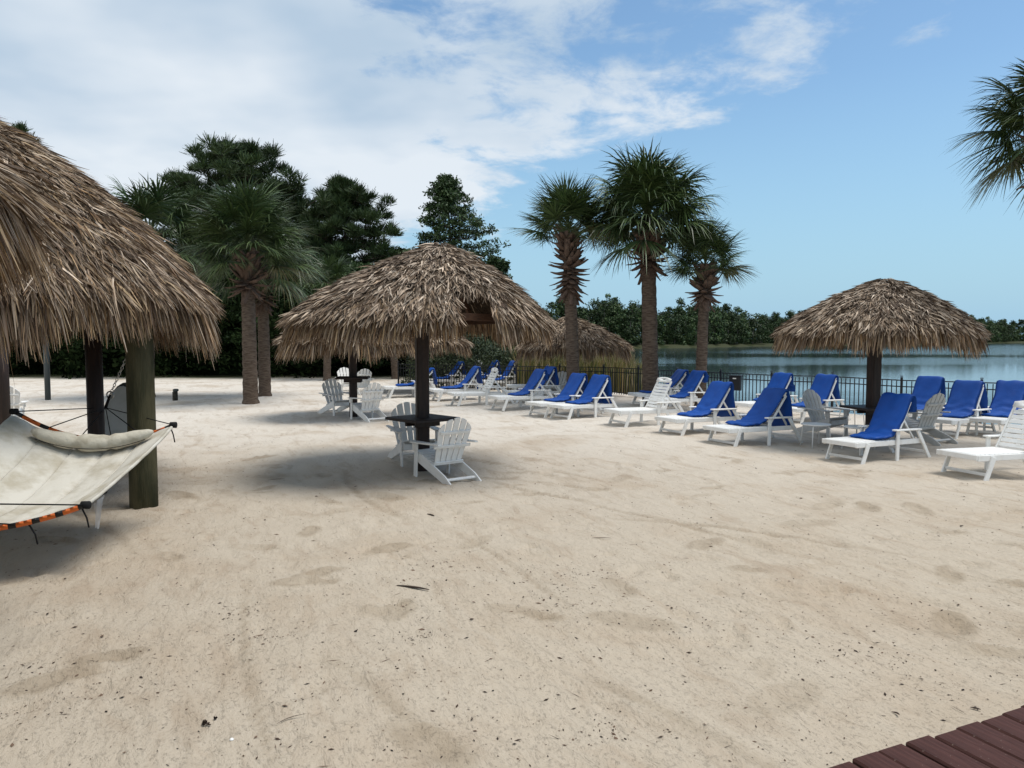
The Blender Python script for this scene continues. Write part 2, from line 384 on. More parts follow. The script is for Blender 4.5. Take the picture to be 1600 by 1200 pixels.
# ------------------------------------------------------------------ thatch umbrellas and huts
GREYP = np.array([(.35, .295, .24), (.24, .195, .155), (.14, .105, .08), (.56, .49, .41), (.06, .043, .032), (.30, .235, .175), (.42, .35, .28), (.09, .065, .045)])  # darkest and palest entries paint shaded gaps and highlights among the blades
HEMP = np.array([(.27, .175, .09), (.19, .115, .06), (.36, .26, .15), (.10, .06, .035), (.42, .32, .20), (.30, .24, .18), (.07, .045, .03)])
def thatch(cx, cy, R, apex, eave, hem, ntuft, seed, pw=1.0, sup=2.6, rot=0.0, off=(0, 0), gaps=(), bl=.34, bw_=.020, per=11, warm=.0, grow=0.25, hemx=1.0):
    rng = np.random.default_rng(seed)
    def Rf(th):
        c = np.abs(np.cos(th - rot)); s = np.abs(np.sin(th - rot))
        return R * (c ** sup + s ** sup) ** (-1 / sup) * .97
    def fz(t): return .78 * t ** pw + .22 * t ** 3.5
    def surf(th, t):
        r = Rf(th) * t
        return np.stack([cx + off[0] * (1 - t) + r * np.cos(th), cy + off[1] * (1 - t) + r * np.sin(th), apex - (apex - eave) * fz(t)], -1)
    nh = int(ntuft * .32 * hemx)
    t = np.concatenate([np.sqrt(rng.random(ntuft)) * .99, rng.uniform(.90, 1.0, nh)]); th = rng.uniform(0, 2 * math.pi, ntuft + nh)
    keep = np.ones(len(t), bool)
    for ga, gw, gt in gaps:
        d = (th - ga + math.pi) % (2 * math.pi) - math.pi
        keep &= ~((np.abs(d) < gw) & (t > gt))
    t = t[keep]; th = th[keep]
    ishem = (t > .90) & (np.arange(len(t)) >= keep[:ntuft].sum())
    p0 = surf(th, t); p1 = surf(th, t + .01); p2 = surf(th + .01, t)
    d = p1 - p0; d /= np.linalg.norm(d, axis=1)[:, None]; s = p2 - p0; s /= np.linalg.norm(s, axis=1)[:, None] + 1e-9
    nrm = np.cross(d, s); nrm /= np.linalg.norm(nrm, axis=1)[:, None]; nrm[nrm[:, 2] < 0] *= -1
    # expand to blades
    n = len(t); k = per
    rep = lambda a: np.repeat(a, k, axis=0)
    p0, d, s, nrm, hm = rep(p0), rep(d), rep(s), rep(nrm), rep(ishem)
    fan = np.tile(np.linspace(-1, 1, k), n) * np.repeat(rng.uniform(.15, .55, n), k) + np.repeat(rng.normal(0, .22, n), k) + rng.normal(0, .10, n * k)
    fan = np.where(hm, fan * .75, fan)
    L = bl * rng.uniform(.55, 1.25, n * k); L = np.where(hm, hem * rng.uniform(.35, 1.3, n * k), L)
    # ragged hem: low frequency
    thr = rep(th); L = np.where(hm, L * (1 + .16 * np.sin(thr * 7 + seed) + .10 * np.sin(thr * 17 + 2 * seed)), L)
    dirv = d * np.cos(fan)[:, None] + s * np.sin(fan)[:, None]
    lift = np.where(hm, rng.normal(.06, .13, n * k), rng.normal(.13, .13, n * k))
    dirv = dirv + nrm * lift[:, None]
    dirv[hm] = dirv[hm] * .55 + np.array([0, 0, -1.0]) * .8
    dirv /= np.linalg.norm(dirv, axis=1)[:, None]
    base = p0 + nrm * rng.uniform(-.02, .055, n * k)[:, None] + s * rng.normal(0, .03, n * k)[:, None]
    side = np.cross(dirv, nrm); side /= np.linalg.norm(side, axis=1)[:, None] + 1e-9
    tw = rng.normal(0, .8, n * k); side = side * np.cos(tw)[:, None] + np.cross(dirv, side) * np.sin(tw)[:, None]
    w = bw_ * rng.uniform(.5, 1.3, n * k)
    droop = np.array([0, 0, -1.0]) * (L * rng.uniform(.02, .22, n * k))[:, None]
    a0 = base; a1 = base + dirv * (L * .5)[:, None] + droop * .15; a2 = base + dirv * L[:, None] + droop
    V = np.stack([a0 - side * (w * .5)[:, None], a0 + side * (w * .5)[:, None], a1 - side * (w * .55)[:, None], a1 + side * (w * .55)[:, None],
                  a2 - side * (w * .1)[:, None], a2 + side * (w * .1)[:, None]], 1)
    m = n * k; b = np.arange(m)[:, None] * 6
    F = np.concatenate([b + np.array([[0, 1, 3, 2]]), b + np.array([[2, 3, 5, 4]])])
    c = GREYP[rng.integers(0, len(GREYP), m)]; ch = HEMP[rng.integers(0, len(HEMP), m)]
    pwm = np.where(hm, rng.uniform(.3, 1., m), warm * rng.random(m) + .35 * (1 - warm) * (rep(t) > .85) * rng.random(m)); c = c * (1 - pwm[:, None]) + ch * pwm[:, None]
    tuftv = np.repeat(rng.normal(1, .16, n), k); c = c * (tuftv * rng.normal(1, .14, m))[:, None]
    c = np.clip(c * np.array([.93, .875, .82]), .015, .75)
    cols = np.repeat(c, 6, axis=0)
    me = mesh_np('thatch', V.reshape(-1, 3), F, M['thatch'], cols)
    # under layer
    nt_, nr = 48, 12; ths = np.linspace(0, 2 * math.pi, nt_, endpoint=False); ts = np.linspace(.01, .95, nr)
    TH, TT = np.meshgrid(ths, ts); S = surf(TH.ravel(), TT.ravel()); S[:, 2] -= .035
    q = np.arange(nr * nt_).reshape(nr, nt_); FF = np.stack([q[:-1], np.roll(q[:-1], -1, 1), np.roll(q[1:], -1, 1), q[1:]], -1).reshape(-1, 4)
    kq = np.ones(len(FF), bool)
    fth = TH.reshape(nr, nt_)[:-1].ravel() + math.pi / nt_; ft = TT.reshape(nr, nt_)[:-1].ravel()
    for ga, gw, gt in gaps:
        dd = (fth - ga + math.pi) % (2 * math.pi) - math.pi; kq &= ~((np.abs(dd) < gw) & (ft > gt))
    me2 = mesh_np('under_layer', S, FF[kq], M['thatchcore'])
    return me, me2, surf
def palapa(label, cx, cy, R, apex, eave, hem, ntuft, seed, posts=None, postr=.10, table=None, postmat='darkwood', roundpost=False, name='thatched_umbrella', cat='thatched umbrella', group='thatched umbrellas on the beach', z0=0.0, **kw):
    r = empty(name, (cx, cy, z0)); tag(r, label, cat, group)
    me, me2, surf = thatch(0, 0, R, apex - z0, eave - z0, hem, ntuft, seed, **kw)
    tag(O('thatch', me, r), kind='stuff'); O('under_layer', me2, r)
    for (px_, py_) in (posts or [(0, 0)]):
        top = (apex - z0) - .25 if not posts else (eave - z0) + .35
        if roundpost:
            pr = [(postr * 1.04, -.3), (postr * 1.02, .4), (postr, 1.4), (postr * .97, top)]
            O('post', lathe(pr, M[postmat], 20, 'post', .006, seed), r, loc=(px_, py_, 0))
        else:
            O('post', board(postr * 2, postr * 2, top + .3, M[postmat], .02), r, Matrix.Translation((px_, py_, (top - .3) / 2)) @ Matrix.Rotation(.3, 4, 'Z'))
    for k in range(8):
        a = k * math.pi / 4 + .39 + kw.get('rot', 0)
        p0 = surf(np.array([a]), np.array([.03]))[0]; p1 = surf(np.array([a]), np.array([.94]))[0]
        bar('rafter', r, (p0[0], p0[1], p0[2] - .16), (p1[0], p1[1], p1[2] - .12), .05, .09, M['rafter'], (-math.sin(a), math.cos(a), 0))
    for k in range(8):
        a = k * math.pi / 4 + .39 + kw.get('rot', 0); b = a + math.pi / 4
        p0 = surf(np.array([a]), np.array([.86]))[0]; p1 = surf(np.array([b]), np.array([.86]))[0]
        bar('ring_beam', r, (p0[0], p0[1], p0[2] - .22), (p1[0], p1[1], p1[2] - .22), .04, .10, M['rafter'], (0, 0, 1) if False else (p1[1] - p0[1], -(p1[0] - p0[0]), 0))
    if not posts:
        for k in range(4):
            a = k * math.pi / 2 + .3; d = Vector((math.cos(a), math.sin(a), 0)); t1 = surf(np.array([a]), np.array([.42]))[0]
            bar('brace', r, (d.x * postr, d.y * postr, t1[2] - .85), (d.x * R * .42, d.y * R * .42, t1[2] - .20), .05, .09, M[postmat], (-d.y, d.x, 0))
    if table:
        th_, ts_, ta = table
        O('table_top', board(ts_, ts_, .045, M['darkwood'], .008), r, Matrix.Translation((0, 0, th_)) @ Matrix.Rotation(ta, 4, 'Z'))
        for s in (-1, 1):
            O('table_support', board(ts_ * .55, .05, .09, M['darkwood'], .005), r, Matrix.Rotation(ta, 4, 'Z') @ Matrix.Translation((0, s * (postr + .028), th_ - .07)))
    return r

# main umbrella in the middle
palapa('large grey thatched umbrella with a gap in its fringe, dark table on its post', -1.37, 11.7, 1.89, 3.42, 2.27, .31, 4200, 21, postr=.095, table=(.77, .82, .75), pw=1.0, off=(.30, .1),
       gaps=((math.atan2(-1.9, .98) + .02, .15, .76), (math.atan2(-1.1, -1.95), .045, .86)), bl=.26, bw_=.021, per=9, warm=.12)
# right umbrella by the lake
palapa('thatched umbrella standing alone at the right in front of the open lake', 6.84, 14.5, 1.68, 3.10, 2.12, .33, 3200, 22, postr=.10, table=(.68, .85, .2), off=(.16, 0),
       gaps=((math.atan2(-1.8, .35), .05, .88), (math.atan2(-1.5, -1.2), .05, .86)), bl=.23, bw_=.022, warm=.12, sup=2.3, per=9)
# far umbrellas
palapa('distant thatched umbrella whose fringe hangs behind the large one, bar-high dark table under it', -4.0, 19.3, 1.66, 2.60, 1.97, .42, 1400, 23, postr=.095, table=(1.0, .8, .1), bl=.3, bw_=.024, per=9, warm=.3)
palapa('farther small thatched umbrella seen through under the large one, right of the bar-high table', -3.35, 28.5, 1.75, 2.65, 1.82, .42, 1100, 24, postr=.095, bl=.3, bw_=.03, per=8, warm=.4)
palapa('low thatched umbrella behind the leftmost of the three palms near the fence', 2.06, 25.9, 1.80, 2.70, 1.74, .42, 1500, 25, postr=.09, bl=.3, bw_=.024, per=10, off=(-.15, 0), warm=.35)
# big hut at left, with posts and hammocks
palapa('big golden-brown thatched hut at the left with round mossy posts and a hammock', -7.3, 9.6, 3.22, 5.05, 2.56, .56, 11500, 26, name='thatched_hut', cat='thatched hut', group=None,
       posts=[(2.91, -.54), (-.53, -2.94), (-2.93, .5), (1.19, 3.0)], postr=.155, postmat='post', roundpost=True, pw=1.15, sup=2.4, rot=.6, bl=.40, bw_=.018, per=10, warm=.95)
palapa('near thatched umbrella cut off by the left edge of the photo', -5.05, 3.35, 2.42, 4.15, 2.86, .42, 6500, 27, postr=.10, bl=.38, bw_=.016, per=10, warm=.7, sup=2.2)

# hammock post beside the hut, and thin poles
A_ = P(148, 600, 9.8)
ph = O('wooden_post', lathe([(.10, -.3), (.10, .5), (.098, 2.75)], M['darkwood'], 16, 'wooden_post', .006, 4), loc=(A_.x, A_.y, 0))
tag(ph, 'thin dark round post just left of the thick mossy post', 'post')
q_ = G(75, 625)
tag(O('metal_pole', lathe([(.085, -.2), (.085, 2.6)], M['metalpost'], 12), loc=(q_.x, q_.y, 0)), 'slim grey metal pole standing on the sand under the hut fringe', 'pole')
q_ = P(4, 600, 16)
tag(O('wooden_post', lathe([(.13, -.2), (.12, 2.6)], M['darkwood'], 14), loc=(q_.x, q_.y, 0)), 'dark round post at the far left edge behind the white chair', 'post')
q_ = G(274, 626)
sm = empty('wooden_stump', (q_.x, q_.y, H(q_.x, q_.y))); tag(sm, 'short dark stump sticking out of the pale sand left of the palms', 'stump')
O('stump_body', lathe([(.085, -.1), (.082, .1), (.078, .27), (.05, .30)], M['stump'], 10, wob=.05, seed=2), sm)
O('stump_cap', lathe([(.05, .285), (.088, .30), (.085, .36), (.04, .375)], M['rim'], 10, wob=.04, seed=3), sm, loc=(.02, 0, 0))

# white upright oval board
q_ = G(181, 690)
q_ = P(181, 648, 12.0)
ob = empty('oval_board', (q_.x, q_.y, 0), .25); tag(ob, 'pale rounded board with a dark rim standing upright behind the hammock ropes', 'board')
pts = []
for k in range(28):
    a = 2 * math.pi * k / 28; pts.append((.24 * math.cos(a) * (1 if math.sin(a) > 0 else 1.05), .02 + .66 * math.sin(a)))
M_face = Matrix.Translation((0, 0, .58)) @ Matrix.Rotation(R_(10), 4, 'Y') @ Matrix.Rotation(math.pi / 2, 4, 'X')
O('board_face', extrude(pts, .03, M['paleboard'], 'board_face', .006), ob, M_face)
O('board_rim', tube([(x * 1.03, y * 1.02, -.05) for x, y in pts + pts[:1]], .05, M['rim'], 8, cap=False), ob, M_face @ Matrix.Translation((.05, 0, -.03)))

# ------------------------------------------------------------------ hammock
HM = M['canvas']
FR = P(271, 664, 8.35); FL = P(22, 643, 8.05); NR = P(134, 789, 6.35); NL = P(-190, 830, 5.75)
ham = empty('hammock', (-4.4, 7.2, 0)); ham_o = Vector((-4.4, 7.2, 0))
tag(ham, 'cream quilted hammock with orange and black spreader bars hung under the hut', 'hammock')
FR, FL, NR, NL = [p - ham_o for p in (FR, FL, NR, NL)]
def arc(a, b, sag, n, bow=Vector((0, 0, 0))):
    return [a.lerp(b, i / (n - 1)) - Vector((0, 0, sag)) * (4 * (i / (n - 1)) * (1 - i / (n - 1))) + bow * math.sin(math.pi * i / (n - 1)) for i in range(n)]
nu, nv = 41, 61
far_arc = arc(FL, FR, .23, nu); near_arc = arc(NL, NR, .10, nu)
far_c = arc(FL + (NL - FL) * .03, FR + (NR - FR) * .03, .245, nu); near_c = arc(NL + (FL - NL) * .02, NR + (FR - NR) * .02, .11, nu)
V = []
rngh = np.random.default_rng(9)
for j in range(nv):
    v = j / (nv - 1)
    for i in range(nu):
        u = i / (nu - 1)
        p = far_c[i].lerp(near_c[i], v)
        edge = 4 * u * (1 - u)
        p = p - Vector((0, 0, 1)) * (4 * v * (1 - v) * (.03 + .12 * edge ** .8))
        seam = abs(((u * 5) % 1) - .5) * 2      # 1 at seams
        puff = .020 * (1 - seam ** 8)
        wr = .022 * float(vnoise(np.array([u * 14 + v * 3]), np.array([v * 5]))[0]) + .012 * float(vnoise(np.array([u * 30]), np.array([v * 12 + 7]))[0])
        V.append(p + Vector((0, 0, puff + wr)))
F = [[j * nu + i, j * nu + i + 1, (j + 1) * nu + i + 1, (j + 1) * nu + i] for j in range(nv - 1) for i in range(nu - 1)]
nV = len(V); V2 = [v - Vector((0, 0, .022)) for v in V]
F2 = [[a + nV for a in f[::-1]] for f in F]
rimi = [i for i in range(nu)] + [j * nu + nu - 1 for j in range(1, nv)] + [(nv - 1) * nu + i for i in range(nu - 2, -1, -1)] + [j * nu for j in range(nv - 2, 0, -1)]
F3 = [[rimi[k], rimi[(k + 1) % len(rimi)], rimi[(k + 1) % len(rimi)] + nV, rimi[k] + nV] for k in range(len(rimi))]
O('hammock_bed', mesh_np('hammock_bed', [tuple(v) for v in V + V2], F + F2 + F3, HM, smooth=True), ham)
# welted edge hems
O('edge_hem', tube([V[j * nu + nu - 1] - Vector((0, 0, .01)) for j in range(0, nv, 3)], .016, HM, 8), ham)
for s_u in (1, 2, 3, 4):
    i = round((s_u) / 5 * (nu - 1))
    O('seam_cord', tube([V[j * nu + i] + Vector((0, 0, .004)) for j in range(1, nv - 1, 3)], .0045, M['canvas'], 5), ham)
ORG = (.62, .13, .02); BLK = (.012, .012, .012)
def banded(pts, name):
    pp = []; cc = []
    n = len(pts)
    for i in range(n - 1):
        c = ORG if (i % 3) != 0 else BLK
        if i < 1 or i >= n - 2: c = BLK
        for f in (0.0, .999):
            pp.append(pts[i].lerp(pts[i + 1], f)); cc.append(c)
    return O(name, tube(pp, .022, M['vc_bar'], 10, name, cols=cc), ham)
banded(arc(FL, FR, .23, 20), 'spreader_bar'); banded(arc(NL, NR, .10, 26), 'spreader_bar')
for e in (FL, FR, NL, NR):
    O('bar_cap', lathe([(.01, -.04), (.032, -.034), (.034, .03), (.01, .036)], M['rope'], 12), ham, Matrix.Translation(e) @ Matrix.Rotation(math.pi / 2, 4, 'Y'))
# pillow
pc = [far_c[i].lerp(near_c[i], .10) for i in range(nu)]
pl = []; pr_ = []
i0, i1 = 7, 37
NP = 40
for k in range(NP):
    f = k / (NP - 1); ii_ = i0 + (i1 - i0) * f; a = int(ii_); p = pc[a].lerp(pc[min(a + 1, nu - 1)], ii_ - a)
    pl.append(p + Vector((0, 0, .075)))
    e = min(1, math.sin(math.pi * min(max(f, .0), 1)) ** .35 if 0 < f < 1 else .12)
    neck = 1 - .26 * math.exp(-((f - .36) / .03) ** 2) - .26 * math.exp(-((f - .64) / .03) ** 2)
    pr_.append(max(.014, .092 * e * neck * (1 + .05 * math.sin(f * 31))))
pm = tube(pl, pr_, M['canvaspillow'], 18, 'pillow')
O('pillow', pm, ham)
O('pillow_piping', tube([p + Vector((.02, -.09, -.05)) for p in pl[2:-2]], .004, M['rope'], 5), ham)
# suspension
KN = P(165, 637, 10.1) - ham_o; RG = P(172, 617, 10.1) - ham_o; TP = P(206, 540, 9.65) - ham_o
fa = arc(FL, FR, .23, 41)
for k in (0, 8, 16, 24, 32, 40): O('rope', tube([fa[k], KN], .006, M['rope'], 6), ham)
O('rope_knot', tube([KN, RG], [.022, .016], M['rope'], 8), ham)
O('ring', tube([RG + Vector((.045 * math.cos(a), 0, .045 * math.sin(a))) for a in np.linspace(0, 2 * math.pi, 17)], .010, M['chain'], 8, cap=False), ham)
nl = 17
lk_me = tube([(.030 * math.cos(a), .016 * math.sin(a), 0) for a in np.linspace(0, 2 * math.pi, 13)], .005, M['chain'], 6, cap=False)
ch = O('chain', lk_me, ham, barm(RG, TP))
ch.matrix_basis.translation = RG
for k in range(nl):
    O('chain_link', lk_me, ch, Matrix.Translation(((k + .5) / nl * (TP - RG).length, 0, 0)) @ Matrix.Rotation((k % 2) * math.pi / 2, 4, 'X'))
KN2 = P(-420, 800, 4.9) - ham_o; na = arc(NL, NR, .10, 41)
KN2 = Vector((-4.9, 4.0, 1.15)) - ham_o
for k in (0, 12, 26, 40): O('rope', tube([na[k], KN2], .006, M['rope'], 6), ham)
for (e, dx_) in ((NR, .02), (na[29], .03), (FR, .01)):
    L = .17
    O('strap', tube([e + Vector((-.03, -.01, -.02)), e + Vector((-.01 + dx_, -.01, -.02 - L * .5)), e + Vector((dx_, 0, -.02 - L))], .007, M['rope'], 6), ham)
tg = []
for j in range(6):
    w_ = .13 * (1 - .62 * j / 5)
    for i in range(6):
        tg.append(NR + Vector((.01 + w_ * i / 5 + .012 * j / 5, .10 - .05 * i / 5 + .014 * math.sin(i * 2.1 + j * .6), -.015 + .10 * i / 5 * (1 - j / 5) - .20 * j / 5)))
O('plastic_tag', mesh_np('plastic_tag', [tuple(v) for v in tg], [[j * 6 + i, j * 6 + i + 1, (j + 1) * 6 + i + 1, (j + 1) * 6 + i] for j in range(5) for i in range(5)], M['plastic'], smooth=True), ham)
O('hammock_strut', tube([KN2, Vector((-5.05, 3.35, 1.9)) - ham_o], .008, M['chain'], 6), ham)

# ------------------------------------------------------------------ adirondack chairs
_ad = {}
def back_slat_mesh(w0, w1, L, top, mat):
    k = (w0, w1, L, top, mat.name)
    if k in _ad: return _ad[k]
    pts = [(0, -w0 / 2), (L, -w1 / 2 )]
    # arched top: top = (low side, high side) extra
    a, b = top
    for i in range(1, 6):
        f = i / 6; pts.append((L + a * (1 - f) + b * f + .012 * math.sin(math.pi * f), -w1 / 2 + w1 * f))
    pts[1] = (L + a, -w1 / 2)
    pts += [(L + b, w1 / 2), (0, w0 / 2)]
    me = extrude(pts, .018, mat, 'back_slat', .003); _ad[k] = me; return me
def arm_mesh(mat):
    k = ('arm', mat.name)
    if k in _ad: return _ad[k]
    pts = [(-.36, -.03), (.24, -.065)]
    for i in range(9):
        a = -math.pi / 2 + math.pi * i / 8; pts.append((.30 + .085 * math.cos(a), .068 * math.sin(a)))
    pts += [(.24, .065), (-.05, .055), (-.36, .02)]
    _ad[k] = extrude(pts, .022, mat, 'arm', .004); return _ad[k]
def side_mesh(mat):
    k = ('side', mat.name)
    if k in _ad: return _ad[k]
    pts = [(.42, .37), (.42, .27), (.33, .22), (-.30, .015), (-.44, -.02), (-.52, -.02), (-.50, .03), (-.36, .12), (-.05, .24), (.25, .355)]
    _ad[k] = extrude(pts[::-1], .024, mat, 'side_rail', .003); return _ad[k]
ROTX = Matrix.Rotation(math.pi / 2, 4, 'X')
def adirondack(label, x, y, ang, mat=None, s=1.0, group='white adirondack chairs on the sand'):
    mat = mat or M['white']
    r = empty('adirondack_chair', (x, y, H(x, y) - .012), ang); r.scale = (s, s, s)
    tag(r, label, 'chair', group)
    for sy in (-1, 1):
        O('side_rail', side_mesh(mat), r, Matrix.Translation((0, sy * .255, 0)) @ ROTX)
        bar('front_leg', r, (.40, sy * .283, 0), (.37, sy * .283, .53), .024, .085, mat)
        O('arm', arm_mesh(mat), r, Matrix.Translation((.06, sy * .315, .545)) @ Matrix.Rotation(R_(2), 4, 'Y') @ Matrix.Scale(1, 4))
        O('arm_bracket', board(.10, .022, .12, mat, .004), r, loc=(.38, sy * .308, .475))
    O('front_apron', board(.022, .53, .09, mat, .004), r, Matrix.Translation((.436, 0, .30)))
    for i in range(6):
        f = i / 5; px_ = .40 - .40 * f; pz = .375 - .135 * f + .01 * math.sin(math.pi * f)
        O('seat_slat', board(.068, .50, .020, mat, .004), r, Matrix.Translation((px_, 0, pz + .010)) @ Matrix.Rotation(-R_(19), 4, 'Y'))
    # back fan
    ba = R_(112)
    org = Vector((-.02, 0, .235))
    bmx = Matrix.Translation(org) @ Matrix.Rotation(-ba, 4, 'Y')      # local x now points up-back
    for i in range(5):
        c = i - 2; L = (.62, .70, .735, .70, .62)[i]
        tops = {-2: (-.055, .035), -1: (-.012, .022), 0: (0, 0), 1: (.022, -.012), 2: (.035, -.055)}[c]
        m = bmx @ Matrix.Translation((0, c * .090, 0)) @ Matrix.Rotation(R_(2.6 * c), 4, 'Z')
        O('back_slat', back_slat_mesh(.078, .098, L, tops, mat), r, m)
    def bp(d, off=0.0): # point on the back plane
        v = bmx @ Vector((d, 0, off)); return v
    for d, w in ((.30, .62), (.52, .50)):
        p = bp(d, 0.024 if (bmx.to_3x3() @ Vector((0, 0, 1))).x < 0 else -0.024)
        O('back_brace', board(.045, w, .024, mat, .004), r, Matrix.Translation(p) @ Matrix.Rotation(-ba, 4, 'Y'))
    p = bp(.03, 0.024 if (bmx.to_3x3() @ Vector((0, 0, 1))).x < 0 else -0.024)
    O('back_brace', board(.05, .50, .024, mat, .004), r, Matrix.Translation(p) @ Matrix.Rotation(-ba, 4, 'Y'))
    O('rear_stretcher', board(.05, .49, .022, mat, .004), r, Matrix.Translation((-.37, 0, .065)) @ Matrix.Rotation(-R_(20), 4, 'Y'))
    return r
def adi_front(label, px, py, ang_deg, **kw):   # px,py: front-left/near front leg foot (nearest to the camera side given)
    p = G(px, py); return adirondack(label, p.x, p.y, R_(ang_deg), **kw)
# positions are chair centres
adirondack('white fan-back chair left of the dark table, facing the viewer, in the shade', -1.63, 12.45, R_(-66), s=1.03)
adirondack('white fan-back chair seen from behind, right of the dark table, nearest of all', -.95, 11.05, R_(128), s=1.0)
def at(px, D): return (px - 800) / 1200 * D
adirondack('white fan-back chair left of the bar-high table, facing right', at(524, 20.1), 20.1, R_(-48))
adirondack('white fan-back chair seen from behind, right of the bar-high table', at(576, 18.6), 18.6, R_(128))
adirondack('far white fan-back chair facing the viewer directly behind the bar-high table', at(541, 28.0), 28.0, R_(-60))
adirondack('far white fan-back chair seen from behind, beyond the bar-high table at its right', at(566, 27.6), 27.6, R_(120))
adirondack('grey fan-back chair near the fence beside the left palm trunk', at(872, 24.6), 24.6, R_(-125), mat=M['grey'])
adirondack('grey fan-back chair facing right, between small white tables and the right umbrella', at(1284, 15.9), 15.9, R_(-58), mat=M['grey'], s=1.02)
adirondack('grey fan-back chair seen from behind, right of the umbrella table by the fence', at(1446, 14.7), 14.7, R_(118), mat=M['grey'], s=1.03)
adirondack('white fan-back chair seen from behind at the far left edge under the hut', at(6, 16.8), 16.8, R_(118), s=1.08)

# ------------------------------------------------------------------ loungers
WH = M['white']
def crest_mesh():
    if 'crest' in _ad: return _ad['crest']
    n = 32; outer = []; inner = []
    # x up, y across; arch shape with hole
    for k in range(n):
        a = 2 * math.pi * k / n; c, s_ = math.cos(a), math.sin(a)
        t = max(abs(c) / .062, abs(s_) / .27); x, y = c / t, s_ / t
        if x > 0: x = x * (1 - .42 * (abs(y) / .27) ** 2.0)
        outer.append((x, y)); t2 = ((abs(c) / .017) ** 4 + (abs(s_) / .065) ** 4) ** .25; inner.append((c / t2 + .012, s_ / t2))
    th = .011; V = []
    for z in (-th, th):
        V += [(x, y, z) for x, y in outer]; V += [(x, y, z) for x, y in inner]
    F = []
    for k in range(n):
        k2 = (k + 1) % n
        F += [[k, k + n, k2 + n, k2], [2 * n + k, 2 * n + k2, 3 * n + k2, 3 * n + k], [k, k2, 2 * n + k2, 2 * n + k], [n + k, 3 * n + k, 3 * n + k2, n + k2]]
    me = mesh_np('crest', V, F, WH); _ad['crest'] = me; return me
_cm = {}
def cushion_mesh(ang, seat0, flap, seed, width=.60):
    k = (ang, seat0, flap, seed, width)
    if k in _cm: return _cm[k]
    hx, hz = .93, .395; a = R_(ang); bx, bz = math.cos(a), math.sin(a); BL = .745
    top = Vector((hx + bx * BL, 0, hz + bz * BL)); nrm = Vector((-bz, 0, bx))
    ctrl = [Vector((seat0, 0, .405)), Vector((seat0 + .12, 0, .415)), Vector((hx - .28, 0, .42)), Vector((hx - .10, 0, .47)),
            Vector((hx + bx * .22, 0, hz + bz * .22)) + nrm * .075, Vector((hx + bx * .5, 0, hz + bz * .5)) + nrm * .055, top + nrm * .05, top + Vector((bx, 0, bz)) * .055 + nrm * .01,
            top + Vector((bx, 0, bz)) * .02 - nrm * .055]
    if flap:
        ctrl += [top + Vector((.085, 0, -.22)), top + Vector((.115, 0, -flap * .6)), top + Vector((.125, 0, -flap))]
    pts = []
    n = len(ctrl)
    for i in range(n - 1):
        p0, p1, p2, p3 = ctrl[max(i - 1, 0)], ctrl[i], ctrl[i + 1], ctrl[min(i + 2, n - 1)]
        for t in (0, .2, .4, .6, .8):
            pts.append(.5 * ((2 * p1) + (p2 - p0) * t + (2 * p0 - 5 * p1 + 4 * p2 - p3) * t * t + (3 * p1 - p0 - 3 * p2 + p3) * t ** 3))
    pts.append(ctrl[-1])
    m = len(pts); nw = 15; rng = random.Random(seed)
    ph = [rng.uniform(0, 6) for _ in range(6)]
    V = []; Fc = []
    s = 0; ss = [0]
    for i in range(1, m): s += (pts[i] - pts[i - 1]).length; ss.append(s)
    for layer in (1, -1):
        for i, p in enumerate(pts):
            t = (pts[min(i + 1, m - 1)] - pts[max(i - 1, 0)]).normalized(); nr = Vector((-t.z, 0, t.x))
            endf = min(1, min(ss[i], s - ss[i]) / .05); th = .026 * math.sqrt(max(endf, 0.0) * (2 - endf) if endf < 1 else 1)
            for j in range(nw):
                v = j / (nw - 1) * 2 - 1; ef = math.sqrt(max(0, 1 - abs(v) ** 10))
                wl = .016 * math.sin(ss[i] * 34 + v * 3.0 + ph[0] + 1.5 * math.sin(v * 4 + ph[5])) * math.exp(-((ss[i] - .45) / .28) ** 2) + .007 * math.sin(ss[i] * 9 + v * 5 + ph[1]) + .006 * math.sin(v * 7 + ss[i] * 3 + ph[2])
                yw = width / 2 * (1 - .03 * math.sin(ss[i] * 4 + ph[3])) + .008 * math.sin(ss[i] * 11 + ph[4])
                cr = 1 - (.12 * (1 - min(1, ss[i] / .07)) ** 2)
                q = p + nr * (layer * th * ef + wl * .8); V.append((q.x, v * yw * cr + .015 * math.sin(ph[5] + ss[i] * 2), q.z))
    for i in range(m - 1):
        for j in range(nw - 1):
            a_ = i * nw + j; Fc.append([a_, a_ + 1, a_ + nw + 1, a_ + nw]); b_ = a_ + m * nw; Fc.append([b_, b_ + nw, b_ + nw + 1, b_ + 1])
    for i in range(m - 1):
        for j in (0, nw - 1):
            a_ = i * nw + j; b_ = a_ + m * nw; Fc.append([a_, b_, b_ + nw, a_ + nw])
    for j in range(nw - 1):
        for i in (0, m - 1):
            a_ = i * nw + j; b_ = a_ + m * nw; Fc.append([a_, a_ + 1, b_ + 1, b_])
    me = mesh_np('cushion', V, Fc, M['blue'], smooth=True); _cm[k] = me; return me
